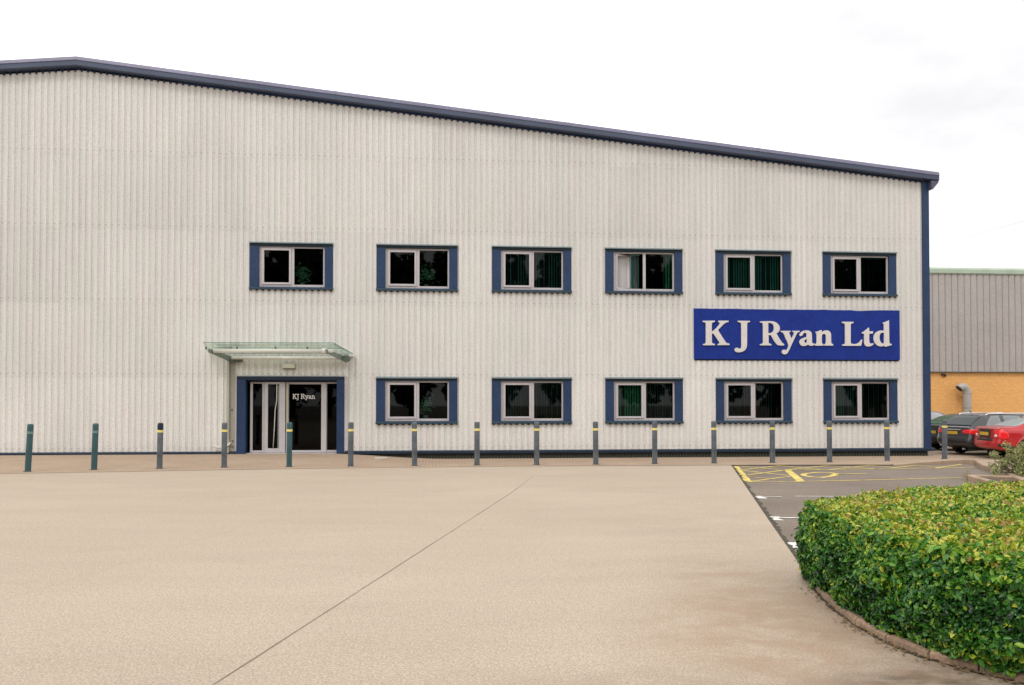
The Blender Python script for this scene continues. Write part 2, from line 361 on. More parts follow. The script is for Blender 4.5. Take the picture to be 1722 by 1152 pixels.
FAR = [(-60, 0.25), (-30, 0.25), (-10.27, 0.25), (-6.58, 0.25), (-4.04, 0.25), (2.09, 0.25), (8.04, 0.25), (11.0, 0.25), (12.43, 0.25), (14, 0.25), (16, 0.25), (17.45, 0.25), (19.5, 0.6), (24, 0.6), (40, -2), (40, -12), (40, -14)]
def S(x): return 0.2 * sm((x + 3.6) / 4.0)
def foot_z(x, y, kh=0.0, d=9.0): return -S(x) * sm((y + 5.3) / 3.2) + kh * (1 - sm(d / 2.2))
b = MB(); NT = 14
def sub(K, F, n=6):
    k, f = [], []
    for i in range(len(K) - 1):
        for j in range(n):
            t = j / n; k.append(tuple(a + (c - a) * t for a, c in zip(K[i], K[i + 1]))); f.append(tuple(a + (c - a) * t for a, c in zip(F[i], F[i + 1])))
    k.append(K[-1]); f.append(F[-1]); return k, f
Kf, Ff = sub(KL, FAR)
rows = []
for (kx, ky, kh), (fx, fy) in zip(Kf, Ff):
    row = []; Ld = math.hypot(fx - kx, fy - ky)
    for j in range(NT + 1):
        t = (j / NT); x = kx + (fx - kx) * t; y = ky + (fy - ky) * t
        row.append((x, y, foot_z(x, y, kh, t * Ld)))
    rows.append(row)
k = 0
for row in rows: b.v += row
for i in range(len(rows) - 1):
    for j in range(NT):
        a = i * (NT + 1) + j; b.f.append((a, a + NT + 1, a + NT + 2, a + 1)); b.mi.append(0)
foot = structure(b.build('footway', PAVE, smooth=True))
# car yard beyond the footway
b = MB(); b.quad((17.4, 0.2, -0.206), (80, -12, -0.206), (80, 120, -0.206), (17.4, 120, -0.206)); structure(b.build('yard', M('pale_yard_surface', (0.30, 0.235, 0.18), 0.9, 0.2, 0.6, 0.2, 20)))
# concrete apron
flat('concrete_apron', [(-60, -60), (60, -60), (60, -26.6)] + CE[::-1] + [(x, y - 0.03) for x, y, h in KL[5::-1]], 0.0, CONC)
# asphalt bay
flat('asphalt_bay', [(x + 0.0, y) for x, y in CE[:3]] + [(3.6, -21.0), (3.9, -21.0), (5.5, -19.3), (8.0, -18.0), (16.5, -16.5), (13.4, -12.6), (12.1, -12.3), (13.0, -10.5), (14.1, -8.0), (15.0, -6.3), (14.83, -6.06), (13.2, -6.5), (12.4, -6.6), (8.04, -6.2)], -0.016, ASPH)
# step of the slab edge and grit along it
b = MB()
for (x0, y0), (x1, y1) in zip(CE[:-1], CE[1:]):
    b.quad((x0, y0, 0), (x1, y1, 0), (x1, y1, -0.3), (x0, y0, -0.3))
structure(b.build('slab_edge', CONC))
def strip(name, pts, wd, z, mat, jag=0.0, kind=True, ys=None):
    b = MB(); P = [Vector((p[0], p[1])) for p in pts]; Lft, Rgt = [], []
    for i, p in enumerate(P):
        t = (P[min(i + 1, len(P) - 1)] - P[max(i - 1, 0)]).normalized(); n = Vector((-t.y, t.x))
        a = wd / 2 * (1 + random.uniform(-jag, jag)); c = wd / 2 * (1 + random.uniform(-jag, jag)); zz = z if ys is None else ys[i] + z
        Lft.append((*(p + n * a), zz)); Rgt.append((*(p - n * c), zz))
    for i in range(len(P) - 1): b.quad(Lft[i], Rgt[i], Rgt[i + 1], Lft[i + 1])
    o = b.build(name, mat)
    for pl in o.data.polygons:
        if pl.normal.z < 0: pl.flip()
    return structure(o)
def dense(pts, step=0.25):
    o = []
    for a, c in zip(pts[:-1], pts[1:]):
        n = max(1, int(math.dist(a[:2], c[:2]) / step))
        for i in range(n): o.append(tuple(u + (v - u) * i / n for u, v in zip(a, c)))
    o.append(pts[-1]); return o
strip('edge_grit', [(x + 0.035, y) for x, y in dense(CE[:5], 0.1)], 0.075, -0.008, EDGE_DIRT, 0.9)
strip('edge_grit', [(x - 0.01, y + 0.0) for x, y in dense(CE[3:12], 0.06)], 0.03, 0.004, EDGE_DIRT, 0.9)
for P, wd in (([(-2.0, -26.0), (-1.34, -23.51), (1.33, -13.3), (1.75, -11.6)], 0.009), ([(1.75, -11.6), (2.3, -9.2)], 0.005), ([(-5.1, -26), (-2.63, -16.94), (-1.42, -12.54)], 0.0025)):
    strip('expansion_joint', dense(P, 0.5), wd, 0.004, JOINT, 0.5)
# joint / flush kerb between slab and paving
strip('flush_edging', dense([(x, y + 0.0) for x, y, h in KL[:9]], 0.6), 0.05, 0.006, M('edging_joint', (0.20, 0.15, 0.10), 0.9, 0.3, 3), 0.3)
# raised kerb round the footway end
def kerb(name, pts, wd, base, mat=KERB, seg=0.9):
    D = dense(pts, seg); b = MB()
    for i, (p, q) in enumerate(zip(D[:-1], D[1:])):
        a = Vector(p[:2]); c = Vector(q[:2]); t = (c - a); ln = t.length; t.normalize(); n = Vector((-t.y, t.x)); g = 0.003
        a2 = a + t * g; c2 = c - t * g
        h0, h1 = p[2], q[2]; r_ = 0.02
        prof = [(-wd / 2, None), (-wd / 2, -r_), (-wd / 2 + r_, 0), (wd / 2 - r_, 0), (wd / 2, -r_), (wd / 2, None)]
        k = len(b.v)
        for P, h in ((a2, h0), (c2, h1)):
            for (o_, dz) in prof:
                X = P + n * o_; b.v.append((X.x, X.y, base if dz is None else h + dz))
        for j in range(5): b.f.append((k + j, k + j + 1, k + 6 + j + 1, k + 6 + j)); b.mi.append(0)
        b.f.append(tuple(k + j for j in range(6))); b.mi.append(0); b.f.append(tuple(k + 11 - j for j in range(6))); b.mi.append(0)
    return structure(b.build(name, mat))
kerb('kerb', [(x, y, h + 0.008) for x, y, h in KL[8:]], 0.13, -0.3)
kerb('kerb', [(16.5, -13.2, .10), (11.9, -10.75, .10), (11.45, -12.3, .10), (9.9, -15.9, .10)], 0.13, -0.3)
kerb('kerb', [(x + 0.055, y + 0.01, 0.06) for x, y in CE[3:13]], 0.10, -0.3, seg=0.62, mat=M('dark_brown_kerb', (0.30, 0.205, 0.14), 0.9, 0.25, 3, 0.2, 30, 0.3, 40))  # hedge kerb, browner and darker than the other kerbs
flat('soil_bed', [(16, -13.2), (11.95, -10.85), (11.5, -12.3), (9.95, -15.9), (12, -17), (18, -17)], 0.05, SOIL)
HP = [(3.66, -20.80), (3.56, -21.2), (3.47, -21.8), (3.43, -22.35), (3.46, -22.85), (3.56, -23.2), (3.74, -23.55), (4.05, -23.95), (4.6, -24.4), (5.6, -24.85), (8.0, -25.2), (12.5, -25.2), (12.5, -17.0), (7.37, -18.95), (6.46, -19.34), (5.1, -19.95)]
flat('hedge_bed', [(3.75, -20.75), (3.62, -21.2), (3.50, -21.8), (3.42, -22.4), (3.43, -22.9), (3.50, -23.3), (3.68, -23.65), (3.98, -24.1), (4.6, -24.55), (6, -25.2), (9, -25.6), (13, -25.8), (13, -16.8), (7.3, -18.7), (5.0, -19.8)], 0.055, SOIL)

# road markings
MK = [([(8.05, -6.48), (6.84, -10.6)], 0.26), ([(8.96, -7.83), (8.01, -10.81)], 0.20),
      ([(6.78, -10.85), (7.94, -10.87), (9.91, -10.62), (10.77, -10.49), (12.05, -10.29)], 0.10),
      ([(9.01, -7.78), (10.17, -7.83), (11.48, -7.71), (12.96, -7.66), (14.3, -7.4)], 0.10),
      ([(8.14, -6.48), (8.44, -6.98), (8.78, -7.75)], .1), ([(7.76, -7.78), (8.63, -7.06), (9.37, -6.4)], .1), ([(7.79, -7.78), (8.04, -8.57), (8.38, -9.36)], .1),
      ([(7.43, -9.15), (9.04, -7.69), (9.76, -7.16), (10.63, -6.5)], .1), ([(9.37, -6.4), (9.62, -7.24), (9.92, -7.86)], .1),
      ([(10.63, -6.5), (11.0, -7.12), (11.42, -7.78)], .1), ([(10.03, -7.87), (11.88, -6.5)], .1), ([(7.24, -9.62), (7.63, -10.23)], .08),
      ([(6.76, -10.85), (7.72, -10.02), (8.39, -9.49)], .08), ([(11.88, -6.5), (12.1, -7.4)], .1), ([(11.92, -7.44), (13.1, -6.62)], .1), ([(13.1, -6.62), (13.36, -7.45)], .1),
      ([(13.05, -7.6), (14.5, -6.45)], .1)]
for i, (P, wd) in enumerate(MK): strip('bay_marking', dense(P, 0.2), wd * (0.8 if wd <= .1 else .9), -0.012 + 0.0012 * (i % 6), YELL, 0.12)
strip('bay_symbol', dense([(9.4, -9.34), (9.6, -9.15), (9.72, -8.9), (9.66, -8.66), (9.45, -8.57), (9.15, -8.72), (8.82, -9.08), (8.68, -9.45), (8.72, -9.78), (8.9, -9.92), (9.2, -9.66), (9.5, -9.36)], .1), 0.13, -0.0115, YELL, 0.15)
strip('bay_symbol', dense([(9.64, -9.05), (10.35, -9.16)], .1), 0.10, -0.0065, YELL, 0.15)
for (x0, y0) in ((5.93, -13.52), (5.09, -16.28), (4.38, -18.62)):
    d = Vector((4.99 - 8.04, -16.45 + 6.3)).normalized()
    strip('bay_tick', [(x0 + 0.07 + d.x * t, y0 + d.y * t) for t in (0, 0.15, 0.3, 0.42)], 0.17, -0.010, WHIT, 0.5)
    strip('bay_tick', dense([(x0 + 0.05, y0 - 0.16), (x0 + 0.42, y0 - 0.21)], .08), 0.07, -0.007, WHIT, 0.5)
strip('bay_tick', dense([(6.66, -13.62), (7.6, -13.75)], .2), 0.06, -0.010, WHIT, 0.2)

# ------------------------------------------------------------------ main building
RX = -11.45; SR, SL = 0.1043, 0.093; ZB = 12.48      # ridge position, slopes, underside of verge trim
def ztop(x): return ZB - (x - RX) * SR if x > RX else ZB - (RX - x) * SL
bld = empty('industrial_building', (0, 0, 0), label='long pale grey corrugated metal unit with navy blue window surrounds and verge trim', cat='building')
WX = [-4.647, -0.523, 3.345, 7.210, 11.073, 14.926]
WINS = [(x, 5.417) for x in WX] + [(x, 0.977) for x in WX[1:]]
DOOR = (-6.30, -2.98, -0.3, 2.46)
OPEN = [(x - 1.2, x + 1.2, z + 0.07, z + 1.50) for x, z in WINS] + [DOOR]
LAPS = [0.04, 2.495, 4.915, 7.335, 9.755, 12.175, 14]
def corr_wall(x0, x1):
    b = MB(); P = 0.2; prof = [(0.0, 0.0), (0.055, 0.0), (0.080, -0.030), (0.176, -0.030), (0.2, 0.0)]
    n0 = math.floor(x0 / P); n1 = math.ceil(x1 / P)
    for n in range(n0, n1):
        for (u0, y0), (u1, y1) in zip(prof[:-1], prof[1:]):
            xa, xb = n * P + u0, n * P + u1
            if xb <= x0 or xa >= x1: continue
            xm = (xa + xb) / 2
            for i in range(len(LAPS) - 1):
                za, zt = LAPS[i], LAPS[i + 1] + 0.08; yo = -0.004 * i
                ivs = [(za, zt)]
                for (ox0, ox1, oz0, oz1) in OPEN:
                    if ox0 < xm < ox1:
                        nv = []
                        for a, c in ivs:
                            if oz1 <= a or oz0 >= c: nv.append((a, c)); continue
                            if a < oz0: nv.append((a, oz0))
                            if c > oz1: nv.append((oz1, c))
                        ivs = nv
                for a, c in ivs:
                    ta, tb = min(c, ztop(xa) + 0.1), min(c, ztop(xb) + 0.1)
                    if ta <= a + 0.002 or tb <= a + 0.002: continue
                    b.quad((xa, y0 + yo, a), (xb, y1 + yo, a), (xb, y1 + yo, tb), (xa, y0 + yo, ta))
    return b
corr_wall(-40.4, 17.38).build('front_cladding', CLAD, bld, recalc=False)
b = MB()          # other walls, flat-lapped sheet, and roof
zr, zl = ztop(17.4), ztop(-40.4); DEP = 48
b.quad((17.44, 0.05, -0.25), (17.44, DEP, -0.25), (17.44, DEP, zr), (17.44, 0.05, zr))
b.quad((-40.44, 0.05, -0.1), (-40.44, DEP, -0.1), (-40.44, DEP, zl), (-40.44, 0.05, zl))
b.poly([(-40.4, DEP, -0.1), (17.4, DEP, -0.2), (17.4, DEP, zr), (RX, DEP, ZB), (-40.4, DEP, zl)])
b.build('side_wall', CLAD, bld)
b = MB()
for (xa, xb) in ((RX, 17.72), (-40.7, RX)):
    za, zb = ztop(xa) + 0.27, ztop(xb) + 0.27
    b.quad((xa, -0.15, za), (xb, -0.15, zb), (xb, DEP, zb), (xa, DEP, za)); b.quad((xa, -0.15, za - .1), (xa, DEP, za - .1), (xb, DEP, zb - .1), (xb, -0.15, zb - .1))
b.build('roof', ROOFM, bld)
prof = [(-0.03, 0.055), (-0.26, 0.055), (-0.30, 0.075), (-0.30, 0.225), (-0.03, 0.225)]
profc = [(-0.03, 0.227), (-0.318, 0.227), (-0.318, 0.245), (-0.290, 0.35), (-0.27, 0.36), (-0.03, 0.365)]
profw = [(-0.02, -0.01), (-0.050, -0.01), (-0.050, 0.054), (-0.02, 0.054)]
b = MB(); xs = [RX + 29.20 * i / 6 for i in range(7)]
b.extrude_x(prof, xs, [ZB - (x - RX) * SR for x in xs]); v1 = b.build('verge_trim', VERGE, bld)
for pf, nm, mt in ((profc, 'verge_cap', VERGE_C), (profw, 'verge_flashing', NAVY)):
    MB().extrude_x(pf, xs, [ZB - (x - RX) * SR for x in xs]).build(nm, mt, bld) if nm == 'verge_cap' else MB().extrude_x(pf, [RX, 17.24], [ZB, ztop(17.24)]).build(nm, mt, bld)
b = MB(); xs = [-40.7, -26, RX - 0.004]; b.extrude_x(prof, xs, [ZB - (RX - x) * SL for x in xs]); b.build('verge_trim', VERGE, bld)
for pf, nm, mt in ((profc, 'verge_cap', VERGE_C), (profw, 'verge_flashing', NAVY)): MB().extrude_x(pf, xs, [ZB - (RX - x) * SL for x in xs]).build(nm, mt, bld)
b = MB()            # joint covers on the verge
for x in (-3.2, 4.6, 11.2):
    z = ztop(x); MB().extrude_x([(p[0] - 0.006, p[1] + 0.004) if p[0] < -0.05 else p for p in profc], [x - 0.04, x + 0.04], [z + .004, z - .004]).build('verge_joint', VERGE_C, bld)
b = MB()
TEETH = M('painted_valley_shade', (0.075, 0.055, 0.075), 0.9)  # added dark strip: shade in the rib valleys painted in
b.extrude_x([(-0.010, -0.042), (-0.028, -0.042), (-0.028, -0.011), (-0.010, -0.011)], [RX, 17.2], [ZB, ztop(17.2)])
b.build('verge_shade_strip', TEETH, bld); b = MB().extrude_x([(-0.010, -0.042), (-0.028, -0.042), (-0.028, -0.011), (-0.010, -0.011)], [-40, RX], [ztop(-40), ZB]); b.build('verge_shade_strip', TEETH, bld)
# eaves gutter at the right-hand corner, running back along the side
b = MB(); ze = ztop(17.5)
sec = [(17.47, ze + 0.035), (17.74, ze + 0.012), (17.745, ze - 0.02), (17.53, ze - 0.27), (17.47, ze - 0.27)]
k = 0
for y in (-0.285, DEP): b.v += [(x, y, z) for x, z in sec]
n = len(sec)
for j in range(n): b.f.append((j, (j + 1) % n, n + (j + 1) % n, n + j)); b.mi.append(0)
b.f.append(tuple(range(n))); b.f.append(tuple(range(2 * n - 1, n - 1, -1))); b.mi += [0, 0]
b.build('eaves_gutter', M('violet_gutter', (0.075, 0.075, 0.13), 0.45, 0.15, 2), bld, bevel=0.012)
b = MB().box(17.25, 17.50, -0.075, 0.25, -0.03, ztop(17.4) + 0.05); b.build('corner_trim', NAVY, bld, bevel=0.01)
b = MB().extrude_x([(0.0, -0.015), (-0.085, -0.015), (-0.085, 0.045), (-0.05, 0.085), (0.0, 0.085)], [-40.4, -6.42], [0, 0]); b.build('base_flashing', NAVY_D, bld)
b = MB().extrude_x([(0.0, -0.02), (-0.085, -0.02), (-0.085, 0.045), (-0.05, 0.085), (0.0, 0.085)], [-2.88, 17.62], [0, 0]); b.build('base_flashing', NAVY_D, bld)
b = MB(); b.box(-40.4, -6.45, 0.0, 0.3, -0.28, 0.04); b.box(-2.85, 17.40, 0.0, 0.3, -0.28, 0.04)
x = -1.4
while x < 17.3:        # soldier joints seen as pale lines low on the plinth
    b.box(x, x + 0.018, -0.004, 0.0, -0.235, -0.10, 1); x += 0.105
b.build('plinth', [PLINTH, M('mortar_line', (0.10, 0.10, 0.06), 0.9)], bld)

# rooms behind the glass
b = MB()
def room(x0, x1, z0, z1, y1):
    b.quad((x0, y1, z0), (x1, y1, z0), (x1, y1, z1), (x0, y1, z1)); b.quad((x0, .05, z0), (x1, .05, z0), (x1, y1, z0), (x0, y1, z0))
    b.quad((x0, .05, z1), (x0, y1, z1), (x1, y1, z1), (x1, .05, z1)); b.quad((x0, .05, z0), (x0, y1, z0), (x0, y1, z1), (x0, .05, z1)); b.quad((x1, .05, z0), (x1, .05, z1), (x1, y1, z1), (x1, y1, z0))
for i in range(6):
    xa = -7.0 if i == 0 else (WX[i] + WX[i - 1]) / 2 + 0.03; xb = 17.3 if i == 5 else (WX[i] + WX[i + 1]) / 2 - 0.03
    room(xa, xb, 4.5, 7.4, 4.2); room(xa, xb, 0.02, 3.1, 4.2)
b.build('office_interior', ROOM, bld)

# windows -----------------------------------------------------------
def make_window(first=True):
    f = MB(); y0, y1 = 0.015, 0.085
    f.box(-1.054, -0.975, y0, y1, 0.086, 1.43); f.box(1.02, 1.073, y0, y1, 0.086, 1.43)
    f.box(-0.974, 1.019, y0, y1, 0.086, 0.165); f.box(-0.974, 1.019, y0, y1, 1.375, 1.43)
    f.box(-0.015, 0.075, y0 - 0.002, y1, 0.166, 1.374)
    for x in (-0.93, -0.08, 0.14, 0.94): f.box(x, x + 0.02, y0 - 0.004, y0, 0.105, 0.122, 1)
    w_ = f.build('window', [FRAME, FRAME_D], None, bevel=0.004)
    for xa, xb in ((-1.35, -1.055), (1.075, 1.35)): MB().box(xa, xb, -0.060, 0.10, 0.085, 1.435).build('side_panel', NAVY, w_, bevel=0.006)
    MB().box(-1.35, 1.35, -0.066, 0.10, 1.436, 1.52).build('head_flashing', NAVY_H, w_)
    MB().extrude_x([(0.0, 0.0), (-0.11, -0.01), (-0.12, 0.0), (-0.12, 0.04), (-0.06, 0.083), (0.10, 0.083)], [-1.36, 1.36], [0, 0]).build('sill', M('slate_sill_flashing', (0.020, 0.045, 0.075), 0.45, .1, 2), w_)
    MB().extrude_x([(0.0, 1.521), (-0.085, 1.521), (-0.125, 1.51), (-0.125, 1.535), (-0.085, 1.56), (0.0, 1.575)], [-1.36, 1.36], [0, 0]).build('drip_cap', CAPG, w_)
    MB().box(-1.34, 1.34, -0.026, -0.012, -0.045, -0.011).build('sill_shade_strip', NAVY_D, w_)  # dark strip added below the sill as painted shade between ribs
    MB().box(-1.054, 1.074, -0.049, 0.014, 1.425, 1.4355).build('head_soffit', NAVY_D, w_)  # soffit's dark colour carries the shade under the head
    return w_
def add_sash(w_, ang=0.0):
    s = MB()
    s.box(0, 0.075, -0.03, 0.03, 0, 1.2); s.box(0.885, 0.955, -0.03, 0.03, 0, 1.2); s.box(0.076, 0.884, -0.03, 0.03, 0, 0.065); s.box(0.076, 0.884, -0.03, 0.03, 1.13, 1.2)
    s.box(0.0, 0.955, -0.04, -0.0301, 0.0, 0.012)
    o = s.build('sash', FRAME, w_, bevel=0.004); o.location = (-0.973, 0.02, 0.168); o.rotation_euler = (0, 0, ang)
    return o
def add_panes(w_, sash, g1=None):
    g = MB(); g.quad((0.07, 0.0, 0.06), (0.89, 0.0, 0.06), (0.89, 0.0, 1.135), (0.07, 0.0, 1.135)); p = g.build('pane', g1 or GLASS, w_, recalc=False)
    p.location = sash.location; p.rotation_euler = sash.rotation_euler
    g = MB(); g.quad((0.07, 0.05, 0.16), (1.025, 0.05, 0.16), (1.025, 0.05, 1.38), (0.07, 0.05, 1.38)); g.build('pane', GLASS, w_, recalc=False)
def blind(w_, x0, x1, ang, mat, wd=0.060, pitch=0.088, y=0.16):
    b = MB(); x = x0; c, s = math.cos(ang) * wd / 2, math.sin(ang) * wd / 2
    b.box(x0 - 0.03, x1 + 0.03, y - 0.02, y + 0.02, 1.33, 1.37)
    while x < x1:
        a = random.uniform(-0.10, 0.10); cc, ss = math.cos(ang + a) * wd / 2, math.sin(ang + a) * wd / 2
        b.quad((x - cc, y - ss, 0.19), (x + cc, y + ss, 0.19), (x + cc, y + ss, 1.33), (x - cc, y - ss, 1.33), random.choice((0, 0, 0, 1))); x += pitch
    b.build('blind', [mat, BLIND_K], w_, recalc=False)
WL = {3: 'upper window with its left sash swung inward'}
BL = {2: [(-0.88, 1.0, .7, BLIND_D)], 3: [(0.75, 1.02, 0.15, BLIND_G), (-0.42, -0.14, 0.25, BLIND_D)], 4: [(-0.88, 1.0, 0.3, BLIND)], 5: [(-0.88, 1.0, 1.05, BLIND_D)],
      7: [(-0.88, 1.0, .95, BLIND_D)], 8: [(-0.88, 0.0, .35, BLIND_G), (0.08, 1.0, .9, BLIND_D)], 9: [(-0.88, 1.0, .95, BLIND_D)], 10: [(-0.88, -0.05, .55, BLIND), (0.05, 1.0, .8, BLIND_D)]}
proto = make_window()
wins = [proto] + [copy_tree(proto) for _ in WINS[1:]]
for i, (x, z) in enumerate(WINS):
    o = wins[i]
    o.parent = bld; o.location = (x, 0, z); o['group'] = 'navy framed office windows'
    sa = add_sash(o, R(30) if i == 3 else 0.0); add_panes(o, sa, GLASS_C if i == 3 else None)
    for q in BL.get(i, []): blind(o, *q)
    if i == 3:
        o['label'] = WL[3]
        b = MB().box(-0.86, -0.42, 0.30, 0.32, 0.17, 1.34); pb = b.build('painted_reflection', M('pinkish_reflection_paint', (0.95, 0.77, 0.86), 0.8), o)  # added panel, its pink stands in for a reflection in the sash glass
    if i in (0, 1, 6):      # added leaves and pot stand in for greenery mirrored in the right-hand pane
        b = MB(); r2 = random.Random(i)
        for k in range(150):
            p = Vector((0.30 + r2.gauss(0, .13), 0.32 + r2.gauss(0, .05), 0.60 + r2.gauss(0, .14))); a = r2.uniform(0, 6.3); e = r2.uniform(-.5, .5); d = Vector((math.cos(a), .3 * math.sin(a), e)) * .05; q = Vector((-d.z, 0.01, d.x)) * .5
            b.poly([tuple(p - d), tuple(p + q), tuple(p + d), tuple(p - q)])
        b.build('reflection_leaves', M('reflection_green', (0.10, 0.30, 0.16), 0.6, 0.3, 8), o, recalc=False)['kind'] = 'stuff'
        MB().tube([(0.30, .32, .10), (0.30, .32, .27)], [.06, .08], 10).build('added_pot', M('white_pot', (.5, .5, .5), .5), o)

# entrance ----------------------------------------------------------
en = MB(); en.box(-6.39, -6.10, -0.07, 0.30, 0.0, 2.42)
MB().box(-6.388, -2.912, -0.075, 0.12, 2.421, 2.545).build('door_header', NAVY_D, bld, bevel=.006)  # header's shade is painted in with the darker navy
ent = en.build('entrance', NAVY, bld, bevel=0.008); ent['label'] = 'glazed main entrance with navy reveals'; MB().box(-3.16, -2.91, -0.07, 0.30, 0.0, 2.42).build('jamb', NAVY, ent, bevel=0.008)
b = MB().box(-6.34, -2.96, 0.02, 0.60, -0.012, 0.022); b.build('threshold', FRAME, ent)
FY0, FY1 = 0.16, 0.24
b = MB().box(-6.44, -2.86, -0.045, -0.036, 2.546, 2.585).box(-6.435, -6.392, -0.045, -0.036, 0.09, 2.545).box(-2.908, -2.80, -0.045, -0.036, 0.09, 2.545); b.build('pale_trim', FRAME, ent)
def framed(name, x0, x1, l, r, bt, tp, mat=FRAME, y0=FY0, y1=FY1, gl=GLASS_D):
    f = MB(); f.box(x0, x0 + l, y0, y1, 0.03, 2.36); f.box(x1 - r, x1, y0, y1, 0.03, 2.36); f.box(x0 + l, x1 - r, y0, y1, 0.03, 0.03 + bt); f.box(x0 + l, x1 - r, y0, y1, 2.36 - tp, 2.36)
    o = f.build(name, mat, ent, bevel=0.004)
    g = MB(); g.quad((x0 + l, (y0 + y1) / 2, .03 + bt), (x1 - r, (y0 + y1) / 2, .03 + bt), (x1 - r, (y0 + y1) / 2, 2.36 - tp), (x0 + l, (y0 + y1) / 2, 2.36 - tp)); p = g.build('glass', gl, ent, recalc=False)
    return o
framed('sidelight', -6.00, -5.54, 0.08, 0.07, 0.07, 0.05)
framed('door_leaf', -5.53, -4.86, 0.11, 0.20, 0.14, 0.07, y0=0.12, y1=0.20)
framed('door_leaf', -4.84, -3.52, 0.09, 0.17, 0.07, 0.07)
framed('sidelight', -3.51, -3.17, 0.01, 0.01, 0.07, 0.05)
b = MB(); b.tube([(-5.12, 0.05, 2.30), (-5.12, 0.045, 1.75), (-5.17, 0.04, 1.45), (-5.19, 0.04, 0.9), (-5.23, 0.05, 0.20)], 0.014, 8); b.build('door_handle', M('white_handle', (.6, .58, .55), .4), ent, smooth=True)
b = MB().box(-4.80, -4.775, 0.10, 0.155, 0.75, 2.32); b.build('finger_guard', M('pale_yellow_guard', (.52, .50, .30), .5), ent)
b = MB().box(-5.09, -5.075, 0.11, 0.118, 0.18, 2.25); b.build('glazing_bead', FRAME, ent)
b = MB().box(-6.1, -3.16, 0.13, 0.26, 2.361, 2.42); b.build('door_head', NAVY_D, ent)
b = MB(); x0, x1 = -6.38, -2.92
b.quad((x0, 4, 0.01), (x1, 4, 0.01), (x1, 4, 3), (x0, 4, 3)); 
b.box(-5.9, -5.5, 2.2, 2.6, .03, .9); b.build('lobby_wall', ROOM, ent)

# canopy
can = MB(); can.quad((-7.28, -0.06, 3.30), (-2.62, -0.06, 3.30), (-3.09, -1.6, 3.555), (-7.06, -1.6, 3.54)); can.quad((-7.28, -0.06, 3.282), (-7.06, -1.6, 3.522), (-3.09, -1.6, 3.537), (-2.62, -0.06, 3.282))
cn = can.build('entrance_canopy', GLASS_C, bld, recalc=False); cn['label'] = 'shallow glass canopy on steel tubes over the entrance'
b = MB().tube([(-6.86, -1.2, 3.31), (-3.16, -1.2, 3.325)], 0.062, 14); b.build('canopy_tube', STEEL, cn, smooth=True)
b = MB().tube([(-6.50, -0.22, 3.145), (-2.88, -0.22, 3.145)], 0.055, 14); b.build('canopy_tube', STEEL, cn, smooth=True)
EG = M('green_glass_edge', (0.05, 0.14, 0.09), 0.3)
b = MB().tube([(-7.06, -1.6, 3.546), (-3.09, -1.6, 3.558)], 0.010, 6).tube([(-3.09, -1.6, 3.55), (-2.62, -0.06, 3.29)], 0.013, 6).tube([(-7.06, -1.6, 3.54), (-7.28, -0.06, 3.29)], 0.008, 6).tube([(-7.25, -0.08, 3.29), (-2.62, -0.08, 3.29)], 0.012, 6); b.build('glass_edge', EG, cn)
b = MB().tube([(-6.9, -0.9, 3.43), (-2.95, -0.9, 3.43)], 0.012, 6); b.build('glass_joint', STEEL_D, cn)
for (xa, xb) in ((-3.36, -2.86), (-6.96, -6.60)):
    b = MB(); t_ = 0.02
    for s_ in (-t_, t_): b.poly([(xa + s_, -1.36, 3.37), (xb + s_, -0.05, 3.20), (xb + s_, -0.05, 3.02), (xa + s_, -1.36, 3.26)])
    k = len(b.v) - 8
    for j in range(4): b.f.append((k + j, k + (j + 1) % 4, k + 4 + (j + 1) % 4, k + 4 + j)); b.mi.append(0)
    b.build('canopy_bracket', M('bracket_grey_green', (0.20, 0.24, 0.21), 0.5), cn)
b = MB().tube([(-2.80, -0.22, 3.13), (-2.84, -0.42, 3.12)], 0.115, 16); b.build('tube_cap', STEEL_D, cn, smooth=False)
b = MB().tube([(-3.50, -1.2, 3.32), (-3.36, -1.2, 3.32)], 0.095, 14)
b.build('canopy_fitting', STEEL, cn); MB().box(-2.74, -2.60, -0.2, -0.05, 3.2, 3.29).build('canopy_foot', STEEL, cn)
b = MB().box(-6.58, -6.20, -0.14, -0.04, 3.0, 3.10); b.build('canopy_shoe', STEEL_D, cn)
for x, z in ((-7.16, 3.42), (-6.2, 3.44), (-5.0, 3.44), (-4.0, 3.44)):
    b = MB().tube([(x, -0.9, z - 0.05), (x, -0.9, z + 0.03)], 0.03, 8); b.build('glass_clamp', STEEL_D, cn)
# flat corner flashing and rainwater pipe left of the door
b = MB().box(-6.60, -6.437, -0.042, -0.035, 0.09, 3.08); b.build('flat_flashing', M('shaded_flashing', (0.33, 0.31, 0.26), 0.6, 0.1, 2), bld)  # shade beside the pipe is put into this grey-beige
b = MB().box(-6.70, -6.62, -0.13, -0.05, 0.03, 3.08); b.build('downpipe', M('pale_pipe_grey', (0.42, 0.41, 0.35), 0.5, 0.08, 2), bld, bevel=0.01)
b = MB(); b.tube([(-7.1, -0.16, 0.28), (-6.95, -0.16, 0.22), (-6.74, -0.16, 0.23), (-6.62, -0.14, 0.30), (-6.58, -0.1, .38)], 0.032, 8); b.build('outlet_pipe', M('white_plastic_pipe', (.62, .6, .54), .4), bld, smooth=True)
for q in ((-6.56, 1.42), (-6.53, .22), (-6.53, .40)): MB().box(q[0], q[0] + .045, -0.075, -0.043, q[1], q[1] + .055).build('wall_fixing', STEEL_D, bld)

